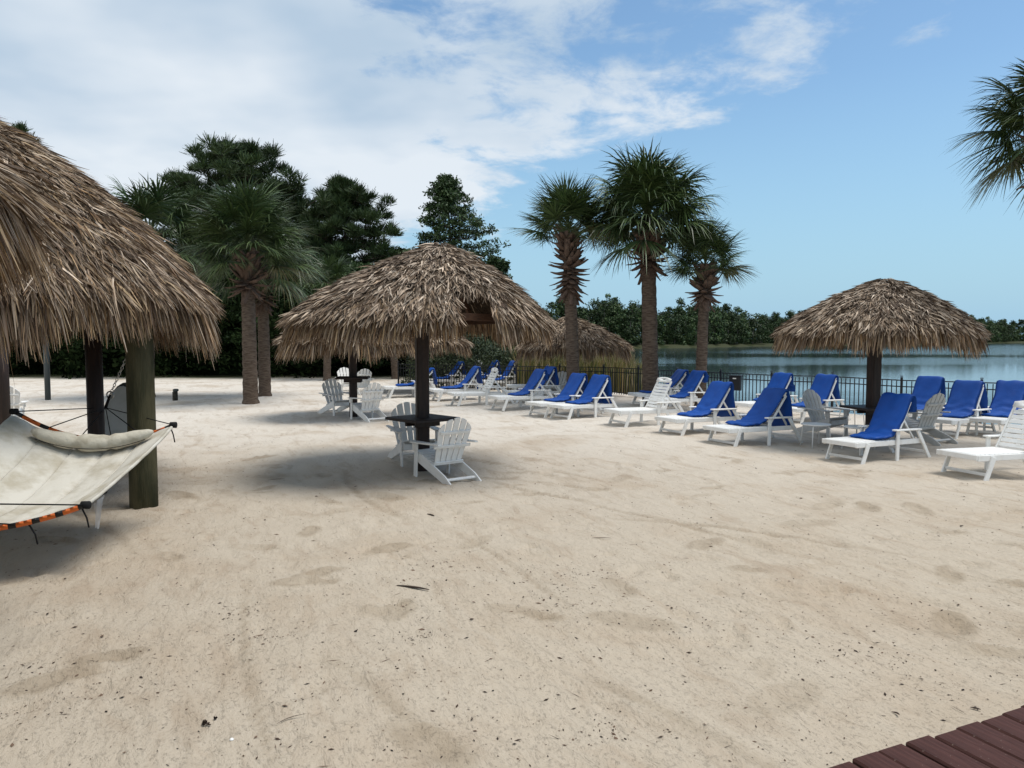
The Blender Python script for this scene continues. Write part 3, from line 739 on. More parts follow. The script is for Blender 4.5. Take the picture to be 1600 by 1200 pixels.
def lounger(label, px, py, head_deg, cushion=True, ang=60, seat0=.33, flap=.62, seed=1, s=1.0, D=None, X=None, shift=0.0, cw=.60):
    """px,py: near foot-end leg on the sand"""
    ang -= 4
    p = G(px, py) if D is None else Vector((X, D, 0)); h = R_(head_deg)
    near = .31 * s
    ox = p.x - math.sin(h) * near * 1.0 ; oy = p.y + math.cos(h) * near * 1.0
    cx_, cy_ = ox + math.cos(h) * .9, oy + math.sin(h) * .9
    r = empty('sun_lounger', (ox, oy, H(cx_, cy_) - .012), h); r.scale = (s, s, s)
    tag(r, label, 'sun lounger', 'white sun loungers on the sand')
    for sy in (-1, 1):
        bar('side_rail', r, (-.14, sy * .315, .335), (1.54, sy * .315, .315), .032, .085, WH)
        bar('front_leg', r, (.13, sy * .349, .345), (-.02, sy * .349, -.01), .032, .075, WH)
        bar('arm_leg', r, (.86, sy * .349, -.01), (.87, sy * .349, .515), .032, .075, WH)
        bar('arm', r, (.79, sy * .335, .532), (1.46, sy * .335, .520), .10, .028, WH, bev=.008)
        bar('rear_leg', r, (1.38, sy * .349, .515), (1.74, sy * .349, -.01), .032, .07, WH)
    bar('stretcher', r, (.02, -.33, .10), (.02, .33, .10), .03, .045, WH, (1, 0, 0))
    bar('stretcher', r, (1.64, -.33, .12), (1.64, .33, .12), .03, .045, WH, (1, 0, 0))
    bar('end_board', r, (-.16, -.33, .345), (-.16, .33, .345), .03, .075, WH, (1, 0, 0))
    for i in range(12):
        O('seat_slat', board(.080, .592, .020, WH, .004), r, loc=(-.10 + i * .0875, 0, .378 - .0012 * i))
    a = R_(ang); hx, hz = .93, .36; d = Vector((math.cos(a), 0, math.sin(a)))
    for sy in (-1, 1):
        bar('back_stile', r, Vector((hx, sy * .262, hz)), Vector((hx, sy * .262, hz)) + d * .73, .028, .045, WH)
    for i in range(8):
        c = Vector((hx, 0, hz)) + d * (.070 + i * .0785)
        O('back_slat', board(.062, .492, .018, WH, .004), r, Matrix.Translation(c) @ Matrix.Rotation(-a, 4, 'Y'))
    c = Vector((hx, 0, hz)) + d * .745 + Vector((-d.z, 0, d.x)) * .028
    O('crest', crest_mesh(), r, Matrix.Translation(c) @ Matrix.Rotation(-a, 4, 'Y'))
    bar('back_prop', r, Vector((hx, -.2, hz)) + d * .45, (1.50, -.2, .33), .025, .04, WH)
    if cushion:
        cm = O('cushion', cushion_mesh(ang, seat0, flap, seed, cw), r, loc=(0, shift, 0))
    return r
# front row, near to far
lounger('bare white slatted lounger cut off by the right edge, nearest of all loungers', 1537, 752, 19, False, 64, s=1.0)
lounger('blue-cushioned lounger in front of the right umbrella post, its cushion sliding off the slats', 1345, 725, 28, True, 64, .36, .22, 2, shift=-.03, s=.97)
lounger('blue-cushioned front-row lounger left of the two small round white tables', 1146, 698, 28, True, 56, .33, .70, 3)
lounger('blue-cushioned front-row lounger right of the bare lounger by the middle palm', 1064, 682, 28, True, 59, .36, .70, 4)
lounger('bare white slatted lounger with a handle slot, in front of the tallest palm', 977, 667, 24, False, 66)
lounger('blue-cushioned lounger, right one of the close pair before the left palm of three', 887, 654.5, 34, True, 60, .34, .68, 5)
lounger('blue-cushioned lounger, left one of the close pair before the left palm of three', 851, 651, 33, True, 60, .34, .68, 6)
lounger('blue-cushioned lounger between a bare lounger and the grey chair near the fence', 786, 642, 26, True, 62, .40, .10, 7)
lounger('bare white slatted lounger just right of the large umbrella post, in the front row', 716, 635, 20, False, 68)
lounger('blue-cushioned lounger just right of the large umbrella post, flap hanging behind', 685, 627, 20, True, 60, .20, .70, 8)
lounger('blue-cushioned lounger partly hidden behind the large umbrella post at its left', 609, 622, 15, True, 48, .25, .50, 9)
# second row
lounger('blue-cushioned lounger in the back row just right of the umbrella post, farthest left', 672, 607, 20, True, 58, .28, .5, 10)
lounger('bare white lounger back peeping over the blue one right of the umbrella post', 708, 606, 20, False, 70)
lounger('blue-cushioned back-row lounger right behind the bare lounger near the umbrella post', 730, 607, 20, True, 64, .4, .5, 11)
lounger('blue-cushioned back-row lounger mostly hidden behind the bare front-row back', 756, 610, 18, True, 66, .5, .5, 12)
lounger('bare white back-row lounger in front of the dark start of the fence', 801, 619, 5, False, 66)
lounger('blue-cushioned lounger directly behind another one left of the grey chair by the fence', 806, 632, 24, True, 62, .3, .5, 13)
lounger('blue-cushioned lounger half hidden behind the tallest palm trunk', 1003, 637, 14, True, 55, .15, .4, 14)
lounger('blue-cushioned lounger by the fence between the middle and right palm trunks', 1036, 645, 22, True, 62, .45, .1, 15, shift=-.05)
lounger('lounger with a blue cushion behind the front row, bare foot end and top showing', 1176, 656, 28, True, 60, .55, .4, 16)
lounger('blue-cushioned lounger by the fence behind the grey chair and small tables', 1250, 664, 30, True, 64, .20, .55, 17)
lounger('blue-cushioned lounger behind the grey chair right of the umbrella table', 1424, 672, 33, True, 66, .4, .7, 18)
lounger('wrinkled blue-cushioned lounger by the fence, second from the right edge', 1491, 686, 36, True, 62, .36, .6, 19)
lounger('blue-cushioned lounger by the fence at the right edge behind the nearest bare lounger', 1567, 686, 38, True, 60, .42, .6, 20)

# ------------------------------------------------------------------ side tables
def side_table(label, x, y, r_, h, rz, square=False):
    t = empty('side_table', (x, y, H(x, y)), rz); tag(t, label, 'side table', 'small white side tables')
    if square: O('table_top', board(r_ * 2, r_ * 1.5, .022, WH, .008), t, loc=(0, 0, h))
    else: O('table_top', lathe([(r_ * .93, h - .03), (r_, h - .022), (r_, h - .006), (r_ * .96, h)], WH, 28), t)
    for k in range(4):
        a = math.pi / 4 + k * math.pi / 2; c, s_ = math.cos(a), math.sin(a)
        O('leg', tube([(c * r_ * .80, s_ * r_ * .80, h - .025), (c * r_ * .90, s_ * r_ * .90, h - .07), (c * r_ * 1.06, s_ * r_ * 1.06, -.02)], .012, WH, 8), t)
    return t
p = G(1276, 695); side_table('small round white table right of the front-row blue lounger', p.x, p.y + .05, .265, .42, .2)
p = G(1341, 700); side_table('small round white table just left of the blue lounger by the umbrella', p.x, p.y, .265, .42, .5)
p = G(1330, 668); side_table('small rectangular white table behind the grey chair by the umbrella post', p.x, p.y, .27, .40, .1, True)

# ------------------------------------------------------------------ fence
FP = [(-4.5, 30.4), (1.37, 27.8), (3.15, 26.9), (6.8, 21.8), (9.5, 19.05), (11.6, 17.4), (14.2, 15.6)]
fen = empty('metal_fence', (5, 24, 0)); tag(fen, 'low black metal picket fence between the beach and the lake', 'fence')
FO = Vector((5, 24, 0)); FPv = [Vector((x, y, 0)) for x, y in FP]
seg = [(FPv[i], FPv[i + 1]) for i in range(len(FPv) - 1)]; tot = sum((b - a).length for a, b in seg)
def fpt(s):
    for a, b in seg:
        L = (b - a).length
        if s <= L + 1e-6: return a.lerp(b, s / L), (b - a).normalized()
        s -= L
    return seg[-1][1].copy(), (seg[-1][1] - seg[-1][0]).normalized()
npk = int(tot / .113); sp = tot / npk
pk = board(.020, .020, .88, M['black'], .0)
fh = .97
def gz(p): return max(-.05, H(p.x, p.y)) * .5
for i in range(npk + 1):
    p, d = fpt(i * sp); m = Matrix.Translation(p - FO + Vector((0, 0, gz(p) + .50))) @ Matrix.Rotation(math.atan2(d.y, d.x), 4, 'Z')
    if i % 15 == 0:
        O('fence_post', board(.055, .055, fh + .32, M['black'], .005), fen, m @ Matrix.Translation((0, 0, -.11)))
        O('post_cap', board(.068, .068, .022, M['black'], .006), fen, m @ Matrix.Translation((0, 0, .56)))
    else: O('picket', pk, fen, m)
for i in range(0, npk, 15):
    p0, _ = fpt(i * sp); p1, _ = fpt(min(npk, i + 15) * sp)
    for z in (.955, .80, .115):
        a = p0 - FO; b = p1 - FO; a.z = z + gz(p0); b.z = z + gz(p1)
        bar('rail', fen, a, b, .022, .026, M['black'], (0, 0, 1) if False else (a.y - b.y, b.x - a.x, 0), .002)
p = P(1148, 596, 21.7); rb_ = empty('black_box', (p.x, p.y - .06, .52), R_(-40)); tag(rb_, 'small black box hanging on the fence right of the right palm', 'box')
O('box_body', board(.34, .12, .40, M['black'], .01), rb_, loc=(0, 0, .2)); O('box_lid', board(.37, .15, .03, M['black'], .01), rb_, loc=(0, 0, .417))
O('sticker', board(.10, .006, .03, WH, .001), rb_, loc=(.0, -.064, .34))

# ------------------------------------------------------------------ palms
GRN = [(.052, .086, .026), (.038, .066, .020), (.076, .110, .038), (.028, .048, .015)]
def frond_mesh(elev, seed, droop, tint=1.0, yel=0.0):
    rng = random.Random(seed); V = []; F = []; C = []
    e = R_(elev); Lp = .50; p = Vector((math.cos(e), 0, math.sin(e))); s = Vector((0, 1, 0)); n = p.cross(s) * -1
    # petiole
    pe = p * Lp - Vector((0, 0, .04 * Lp))
    def quad_strip(pts, ws, sides, col):
        b = len(V)
        for q, w, sd in zip(pts, ws, sides):
            V.append(q - sd * w / 2); V.append(q + sd * w / 2); C.extend([col, col])
        for i in range(len(pts) - 1): F.append([b + 2 * i, b + 2 * i + 1, b + 2 * i + 3, b + 2 * i + 2])
    quad_strip([Vector((0, 0, 0)), p * Lp * .5, pe], [.045, .026, .020], [s] * 3, (.10, .13, .05))
    quad_strip([Vector((0, 0, 0)), p * Lp * .5, pe], [.03, .02, .02], [n] * 3, (.10, .13, .05))
    ns = 54; roll = rng.uniform(-.3, .3); sR = (s * math.cos(roll) + n * math.sin(roll)).normalized(); nR = p.cross(sR) * -1
    for i in range(ns):
        f = (i + .5) / ns * 2 - 1; phi = f * R_(118) + rng.uniform(-.04, .04)
        base = pe + p * (.12 * (1 - abs(f)) - .02)
        d = p * math.cos(phi) + sR * math.sin(phi) + nR * (.28 * abs(f) + rng.uniform(-.06, .06)); d.normalize()
        L = (.64 - .16 * abs(f) ** 2) * rng.uniform(.82, 1.08); dr = droop * rng.uniform(.5, 1.5)
        pts = []
        for u in (0, .35, .68, 1.0):
            q = base + d * (L * u) ; q.z -= dr * L * u ** 2.4
            if dr > .5 and u > .9: q = q - d * L * .10
            pts.append(q)
        sd = d.cross(nR).normalized(); tw = rng.uniform(-.5, .5); sd = (sd * math.cos(tw) + nR * math.sin(tw)).normalized()
        c = random.Random(seed * 77 + i).choice(GRN); k = tint * rng.uniform(.75, 1.3)
        c = tuple(a * k * (1 - yel) + b * yel for a, b in zip(c, (.17, .13, .05)))
        quad_strip(pts, [.010, .022, .014, .0015], [sd] * 4, c)
    return mesh_np('frond', [tuple(v) for v in V], F, M['frond'], np.array(C))
ELEV = [82, 64, 46, 28, 10, -10, -32]
FRM = {}
def get_frond(ei, var, droop, yel=0):
    k = (ei, var, droop, yel)
    if k not in FRM: FRM[k] = frond_mesh(ELEV[ei], 100 + ei * 7 + var, droop, .9 + .12 * var, yel)
    return FRM[k]
def boot_mesh(v):
    rng = random.Random(v); V = []; L = 1.0
    st = [(0, .46, .14), (.35, .40, .12), (.7, .30, .08), (1.0, .16 + .06 * v, .03)]
    for u, w, t in st:
        z = .22 * u * u
        for sy, sz in ((-1, -1), (1, -1), (1, 1), (-1, 1)): V.append((u, sy * w * .5 * rng.uniform(.85, 1.15), z + sz * t * .5))
    F = [[0, 3, 2, 1], [12, 13, 14, 15]]
    for i in range(3):
        for k in range(4): a = i * 4 + k; b = i * 4 + (k + 1) % 4; F.append([a, b, b + 4, a + 4])
    return mesh_np('leaf_base', V, F, M['boot'])
BOOT = [boot_mesh(v) for v in range(3)]
def palm(label, bx, by, top, height, r0, R, nf, seed, droop=.35, boots=1.0, bootlen=.9, bootdown=.3, name='sabal_palm', minel=-32, hang=True, lift=.35):
    rng = random.Random(seed); z0 = H(bx, by) - .05
    r = empty(name, (bx, by, z0)); tag(r, label, 'palm tree', 'palms on the beach')
    tx, ty = top[0] - bx, top[1] - by; Ht = height - z0
    rows = 46; prof = []
    V = []; n = 18
    for i in range(rows):
        u = i / (rows - 1); rad = r0 * (1.12 if u < .03 else 1) * (1 - .18 * u) * (1 + .035 * math.sin(i * 2.1) + rng.uniform(-.012, .012))
        cx_ = tx * (u ** 1.4); cy_ = ty * u ** 1.4
        for k in range(n):
            a = 2 * math.pi * k / n; rr = rad * (1 + rng.uniform(-.025, .025)); V.append((cx_ + rr * math.cos(a), cy_ + rr * math.sin(a), Ht * u - .1 * (i == 0)))
    F = [[i * n + k, i * n + (k + 1) % n, (i + 1) * n + (k + 1) % n, (i + 1) * n + k] for i in range(rows - 1) for k in range(n)]
    O('trunk', mesh_np('trunk', V, F, M['trunk'], smooth=True), r)
    nb = int(80 * boots)
    for i in range(nb):
        u = i / nb; z = Ht - bootlen * (1 - u); a = i * 2.39996 + rng.uniform(-.2, .2); uu = z / Ht
        cxx, cyy = tx * uu ** 1.4, ty * uu ** 1.4
        el = R_(-70 + 80 * (u / max(bootdown, .01)) + rng.uniform(-12, 12)) if u < bootdown else R_(rng.uniform(5, 52))
        L = rng.uniform(.34, .54) * (r0 / .2) ** .5
        m = Matrix.Translation((cxx + math.cos(a) * r0 * .55, cyy + math.sin(a) * r0 * .55, z)) @ Matrix.Rotation(a, 4, 'Z') @ Matrix.Rotation(-el, 4, 'Y') @ Matrix.Diagonal((L, .55 * rng.uniform(.6, 1.05), L, 1))
        O('leaf_base', BOOT[i % 3], r, m)
    for i in range(nf):
        f = (i + .5) / nf; e = 84 - (84 - minel) * f ** .82
        ei = min(range(len(ELEV)), key=lambda k: abs(ELEV[k] - e)); a = i * 2.39996 + rng.uniform(-.25, .25)
        sc_ = R / 1.12 * rng.uniform(.88, 1.08) * (.92 if ELEV[ei] > 70 else 1)
        yel = .45 if (i == nf - 2 and hang) else 0
        O('frond', get_frond(ei, rng.randrange(3), droop, yel), r, Matrix.Translation((tx, ty, Ht + lift * (1 - f) ** 1.3 - .05)) @ Matrix.Rotation(a, 4, 'Z') @ Matrix.Scale(sc_, 4))
    return r
def palm_px(label, bpx, bpy_, tpx, tpy, r0px, Rpx, nf, seed, **kw):
    b = G(bpx, bpy_); t = P(tpx, tpy, b.y); k = b.y / 1200
    return palm(label, b.x, b.y, (t.x, t.y), t.z, r0px * k, Rpx * k, nf, seed, **kw)
palm_px('palm with shaggy hanging leaf bases, leftmost of the three by the lake', 896, 633, 887, 368, 10.5, 92, 28, 31, droop=.16, boots=1.3, bootlen=1.65, bootdown=.5, minel=8, lift=.3)
palm_px('tallest palm with the widest drooping crown, middle of the three by the lake', 1016, 634, 1012, 366, 13.0, 125, 50, 32, droop=.42, bootlen=.95, boots=1.1, bootdown=.3, minel=-3, lift=.72)
palm_px('shortest palm of the three by the lake, its small crown leaning right', 1094, 637, 1102, 425, 9.2, 78, 28, 33, droop=.22, bootlen=.75, boots=.8, bootdown=.35, minel=0, lift=.4)
palm_px('thick-trunked palm with a heavy round crown, left of the large umbrella', 392, 632, 386, 402, 11.6, 104, 44, 34, droop=.30, bootlen=.95, boots=1.1, bootdown=.25, minel=-6, lift=.82)
palm_px('thinner palm standing close behind the thick-trunked palm', 414, 620, 410, 425, 9.5, 105, 34, 35, droop=.45, bootlen=1.1, boots=1.1, bootdown=.4, minel=-10, lift=.6)
palm_px('palm rising behind the big hut roof, trunk hidden behind the mossy post', 231, 622, 236, 384, 10, 118, 34, 36, droop=.40)
palm_px('far palm trunk under the fringe left of the large umbrella post, crown hidden by thatch', 511, 594, 516, 452, 6.0, 60, 24, 37, droop=.35)
palm_px('far leaning palm trunk nearer the large umbrella post, crown hidden by thatch', 618, 591, 603, 462, 6.0, 55, 22, 38, droop=.35)
p = G(1652, 699); t_ = P(1640, 208, p.y)
palm('palm at the right edge of the photo, only its dark fronds in view', p.x, p.y, (t_.x, t_.y), t_.z, .17, 1.50, 40, 39, droop=.34, bootlen=.8)

# ------------------------------------------------------------------ trees behind
def tubes_np(segs, n=6):
    """segs: list of (p0,r0,p1,r1)"""
    V = []; F = []
    for p0, r0, p1, r1 in segs:
        p0 = Vector(p0); p1 = Vector(p1); d = (p1 - p0).normalized(); u = d.orthogonal().normalized(); w = d.cross(u); b = len(V)
        for p, r in ((p0, r0), (p1, r1)):
            for k in range(n):
                a = 2 * math.pi * k / n; V.append(tuple(p + (u * math.cos(a) + w * math.sin(a)) * r))
        F += [[b + k, b + (k + 1) % n, b + n + (k + 1) % n, b + n + k] for k in range(n)]
    return V, F
def leaf_cloud(centers, radii, per, size, rng, pal, flat=.8, needle=False, up=0.0):
    """leaf sized quads spread through clumps"""
    n = len(centers) * per; c = np.repeat(np.array(centers), per, 0); rr = np.repeat(np.array(radii), per)
    d = rng.normal(size=(n, 3)); d /= np.linalg.norm(d, axis=1)[:, None]
    if needle:
        d[:, 2] = np.abs(d[:, 2]) * 1.1 + up; d /= np.linalg.norm(d, axis=1)[:, None]
        st = c + d * (rr * rng.uniform(.15, .6, n))[:, None]; L = rr * rng.uniform(.4, .75, n)
        a = st; b = st + d * L[:, None]; s = np.cross(d, rng.normal(size=(n, 3))); s /= np.linalg.norm(s, axis=1)[:, None]
        w = size * rng.uniform(.6, 1.3, n)
        V = np.stack([a - s * w[:, None], a + s * w[:, None], b + s * (w * .5)[:, None], b - s * (w * .5)[:, None]], 1)
    else:
        pos = c + d * (rr * rng.random(n) ** .45)[:, None] * np.array([1, 1, flat])
        u = rng.normal(size=(n, 3)); u /= np.linalg.norm(u, axis=1)[:, None]; v = np.cross(u, rng.normal(size=(n, 3))); v /= np.linalg.norm(v, axis=1)[:, None]
        s = size * rng.uniform(.55, 1.4, n)[:, None]
        V = np.stack([pos - u * s, pos - v * s * .5, pos + u * s, pos + v * s * .5], 1)
    pal = np.array(pal); cc = pal[rng.integers(0, len(pal), n)] * np.repeat(rng.uniform(.7, 1.3, len(centers)), per)[:, None] * rng.uniform(.8, 1.2, n)[:, None]
    F = np.arange(n * 4).reshape(n, 4)
    return V.reshape(-1, 3), F, np.repeat(cc, 4, 0)
PINEP = [(.034, .060, .018), (.024, .045, .014), (.050, .080, .024)]
CYPP = [(.036, .068, .020), (.026, .050, .016), (.052, .090, .026)]
def tree(name, label, x, y, H_, env, nl, seed, kind, lean=0.0, trunkr=.2, h0=.25, cl=.42, per=46, sz=.02, group='trees behind the beach'):
    rng = np.random.default_rng(seed); rr = random.Random(seed)
    r = empty(name, (x, y, -.1)); tag(r, label, 'tree', group)
    tp = lambda u: Vector((lean * u * u * H_ * .1 + .15 * math.sin(u * 5 + seed), .12 * math.sin(u * 4), u * H_))
    segs = []; K = 12
    for i in range(K): segs.append((tp(i / K), trunkr * (1 - .9 * i / K), tp((i + 1) / K), trunkr * (1 - .9 * (i + 1) / K)))
    cen = []; rad = []
    for i in range(nl):
        u = h0 + (1 - h0) * ((i + rr.random()) / nl); a = i * 2.39996 + rr.uniform(-.3, .3)
        Le, Ri = env(u); side = Ri if math.cos(a) > 0 else Le; L = (abs(math.cos(a)) * side + (1 - abs(math.cos(a))) * (Le + Ri) / 2) * rr.uniform(.72, 1.08)
        p = tp(u); dirv = Vector((math.cos(a), math.sin(a), rr.uniform(-.05, .35))); prev = p; steps = 4
        for k in range(steps):
            q = prev + dirv * (L / steps) + Vector((rr.uniform(-.1, .1), rr.uniform(-.1, .1), .05 * k * (1 if kind == 'pine' else .3))) * L * .3
            rad0 = trunkr * .30 * (1 - u * .6) * (1 - k / steps * .8); segs.append((prev, rad0, q, rad0 * .75))
            if k >= 1 or L < 1.2:
                for b_ in range(2 if kind == 'pine' else 3):
                    sb = q + Vector((rr.uniform(-1, 1), rr.uniform(-1, 1), rr.uniform(-.25, .75))) * (.30 * L * (1 - .18 * k) * .8 + .12)
                    segs.append((q, rad0 * .5, sb, .006)); cen.append(tuple(sb)); rad.append(cl * rr.uniform(.65, 1.2))
            prev = q
        cen.append(tuple(prev)); rad.append(cl * rr.uniform(.8, 1.25))
    cen.append(tuple(tp(1.0))); rad.append(cl)
    V, F = tubes_np(segs, 5); O('trunk', mesh_np('trunk', V, F, M['bark']), r)
    if kind == 'pine': V, F, C = leaf_cloud(cen, rad, per, sz, rng, PINEP, needle=True, up=.25)
    else: V, F, C = leaf_cloud(cen, rad, per, sz, rng, CYPP, flat=.6)
    tag(O('crown', mesh_np('crown', V, F, M['leaf'], C), r), kind='stuff')
    return r
k45 = 46 / 1200
def zpx(py, D): return P(800, py, D).z
def envf(tab):
    us = [t[0] for t in tab]; return lambda u: (float(np.interp(u, us, [t[1] for t in tab])), float(np.interp(u, us, [t[2] for t in tab])))
tree('pine_tree', 'tall dark pine with a domed top behind the palms, highest of the trees', at(372, 46), 46, zpx(240, 46), envf([(.2, 2.5, 3.0), (.6, 3.6, 3.9), (.8, 3.6, 3.6), (.92, 2.5, 2.2), (1, .8, .8)]), 98, 41, 'pine', h0=.3, cl=.62, per=80, sz=.022)
tree('pine_tree', 'dark pine with open drooping limbs on its right side, middle of the tall trees', at(538, 45), 45, zpx(290, 45), envf([(.2, 3.0, 1.5), (.5, 2.6, 3.0), (.75, 2.2, 3.2), (.9, 1.3, 1.5), (1, .4, .4)]), 92, 42, 'pine', h0=.3, cl=.58, per=80, sz=.021)
tree('cypress_tree', 'slender broad-leaved tree with an uneven pointed crown behind the large umbrella', at(702, 44), 44, zpx(277, 44), envf([(.2, 1.8, 3.0), (.45, 2.0, 2.9), (.68, 2.0, 2.7), (.85, 1.3, 1.3), (1, .3, .3)]), 120, 43, 'broad', h0=.25, cl=.34, per=26, sz=.075)
tree('pine_tree', 'smaller dark pine filling the gap between the two tall pines', at(455, 48), 48, zpx(300, 48), envf([(.2, 2.5, 2.5), (.6, 2.6, 2.4), (.9, 1.6, 1.6), (1, .5, .5)]), 80, 44, 'pine', h0=.25, cl=.6, per=70, sz=.023)
tree('broadleaf_tree', 'small leafy tree showing just right of the large umbrella roof', at(778, 40), 40, zpx(405, 40), envf([(.2, 1.0, 1.0), (.6, 1.2, 1.0), (1, .35, .4)]), 34, 45, 'broad', h0=.2, cl=.36, per=44, sz=.08, trunkr=.1)
tree('pine_tree', 'dark pine behind the big hut roof, left of the tallest pine', at(292, 47), 47, zpx(283, 47), envf([(.2, 2.5, 2.0), (.8, 1.9, 1.6), (1, .6, .6)]), 44, 46, 'pine', h0=.25, cl=.6, per=60, sz=.023)
tree('pine_tree', 'pine tip just showing over the ridge of the big hut', at(36, 47), 47, zpx(203, 47), envf([(.2, 2.5, 2.0), (.8, 1.9, 1.6), (1, .6, .6)]), 40, 47, 'pine', h0=.25, cl=.5, per=40, sz=.023)
for i, (px_, D_, py_, lb) in enumerate([(640, 47, 395, 'bushy dark tree behind the top of the large umbrella, low between the tall ones'), (575, 42, 420, 'low bushy tree under the open-limbed pine'), (425, 43, 395, 'bushy dark tree directly behind the heavy palm crown'), (340, 44, 400, 'bushy dark tree left of the heavy palm crown'),
                             (180, 44, 380, 'bushy dark tree hidden behind the big hut roof'), (488, 44, 385, 'bushy dark tree right of the heavy palm crown')]):
    tree('broadleaf_tree', lb, at(px_, D_), D_, zpx(py_, D_), envf([(.05, 2.2, 2.2), (.5, 2.6, 2.6), (.85, 1.5, 1.5), (1, .5, .5)]), 60, 50 + i, 'broad', h0=.06, cl=.62, per=70, sz=.12, trunkr=.14)
# bare twig reaching over the pines
br = empty('bare_branch', P(470, 330, 46.5)); 
sg = []; pr = Vector((0, 0, 0))
for i in range(6):
    q = pr + Vector((.42, 0, .30 - .02 * i)); sg.append((pr, .035 - .005 * i, q, .030 - .005 * i)); sg.append((q, .012, q + Vector((-.15, 0, .8 - .08 * i)), .004)); pr = q
V, F = tubes_np(sg, 5); O('twig', mesh_np('twig', V, F, M['bark']), br)
tag(br, 'thin bare branch sticking up between the two tall pines', 'branch')

# dense undergrowth at the back of the beach
rng = np.random.default_rng(60)
UGP = [(.011, .018, .007), (.007, .012, .005), (.017, .026, .010)]  # near-black leaf colours paint in the thicket's deep shade
cx_l = []; rd = []
for i in range(2700):
    x = rng.uniform(-48, 1.2); d = rng.random() ** .8 * 9; y = 38.2 + d + (1.2 * math.sin(x * .7)) - .0
    if x > -4: y = max(y, 38.5)
    top = 6.2 if x < -9 else (5.2 if x < -5 else 3.6)
    top *= (.55 + .45 * min(1, d / 2.5)) * (.8 + .2 * math.sin(x * 1.3 + 1))
    z = rng.random() * top; cx_l.append((x, y, z + .15)); rd.append(rng.uniform(.5, .95))
V, F, C = leaf_cloud(cx_l, rd, 46, .13, rng, UGP, flat=.85)
tag(O('undergrowth', mesh_np('undergrowth', V, F, M['darkleaf'], C)), 'dense dark undergrowth along the back edge of the sand', 'undergrowth', kind='stuff')
# solid core added inside the undergrowth to block light
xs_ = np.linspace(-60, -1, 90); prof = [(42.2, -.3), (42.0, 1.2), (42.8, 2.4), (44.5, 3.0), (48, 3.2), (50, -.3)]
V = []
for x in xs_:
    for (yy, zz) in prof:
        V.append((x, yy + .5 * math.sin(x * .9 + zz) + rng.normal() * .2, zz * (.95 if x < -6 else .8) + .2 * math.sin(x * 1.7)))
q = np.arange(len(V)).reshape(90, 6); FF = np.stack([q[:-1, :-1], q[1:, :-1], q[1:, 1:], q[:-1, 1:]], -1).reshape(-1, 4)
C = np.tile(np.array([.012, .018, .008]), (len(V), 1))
tag(O('undergrowth', mesh_np('undergrowth', V, FF, M['darkleaf'], C)), 'dark core added to block light inside the bushes along the back edge of the sand', 'undergrowth', kind='stuff')

# shrubs and reeds by the fence
rng = np.random.default_rng(61); cx_l = []; rd = []
for i in range(420):
    x = rng.uniform(-4.5, 1.8); y = rng.uniform(30.6, 37); cx_l.append((x, y, rng.random() * (1.9 if x < -1 else 1.4) + .1)); rd.append(rng.uniform(.35, .6))
V, F, C = leaf_cloud(cx_l, rd, 60, .06, rng, [(.03, .045, .016), (.02, .032, .012), (.045, .06, .02)], flat=.8)
tag(O('shrubs', mesh_np('shrubs', V, F, M['leaf'], C)), 'dark green shrubs behind the left end of the fence', 'shrubs', kind='stuff')
n = 9000; x = rng.uniform(0.2, 6.4, n); y = rng.uniform(28.6, 37.5, n); okk = (x / y < .175) & (x - 1.4 > -(y - 28) * 3)
x, y = x[okk], y[okk]; n = len(x); hgh = rng.uniform(.8, 1.55, n) * (1 + .15 * np.sin(x * 2)); z0 = hgt(x, y, False); z0 = np.maximum(z0, -1.05)
hgh = np.where(z0 < -.5, hgh + .6, hgh); lean = rng.normal(0, .16, (n, 2)); ang = rng.uniform(0, math.pi, n); w = rng.uniform(.010, .022, n)
b0 = np.stack([x, y, z0], -1); sd = np.stack([np.cos(ang), np.sin(ang), ang * 0], -1)
b1 = b0 + np.stack([lean[:, 0] * .3, lean[:, 1] * .3, hgh * .6], -1); b2 = b0 + np.stack([lean[:, 0] * 1.1, lean[:, 1], hgh], -1)
V = np.stack([b0 - sd * w[:, None], b0 + sd * w[:, None], b1 - sd * w[:, None], b1 + sd * w[:, None], b2 - sd * w[:, None] * .2, b2 + sd * w[:, None] * .2], 1)
b = np.arange(n)[:, None] * 6; F = np.concatenate([b + np.array([[0, 1, 3, 2]]), b + np.array([[2, 3, 5, 4]])])
pal = np.array([(.22, .19, .05), (.14, .15, .04), (.28, .20, .08), (.10, .12, .035), (.33, .26, .14)]); C = np.repeat(pal[rng.integers(0, 5, n)], 6, 0)
tag(O('reeds', mesh_np('reeds', V.reshape(-1, 3), F, M['leaf'], C)), 'yellow-green reeds growing behind the fence at the lake edge', 'reeds', kind='stuff')
cx_l = [(rng.uniform(.8, 5.4), rng.uniform(30, 34), rng.uniform(.95, 1.25)) for _ in range(60)]
V, F, C = leaf_cloud(cx_l, [.05] * 60, 14, .03, rng, [(.35, .30, .22), (.28, .22, .15)])
tag(O('reed_plumes', mesh_np('reed_plumes', V, F, M['leaf'], C)), 'pale plumes on top of the reeds', 'reeds', kind='stuff')

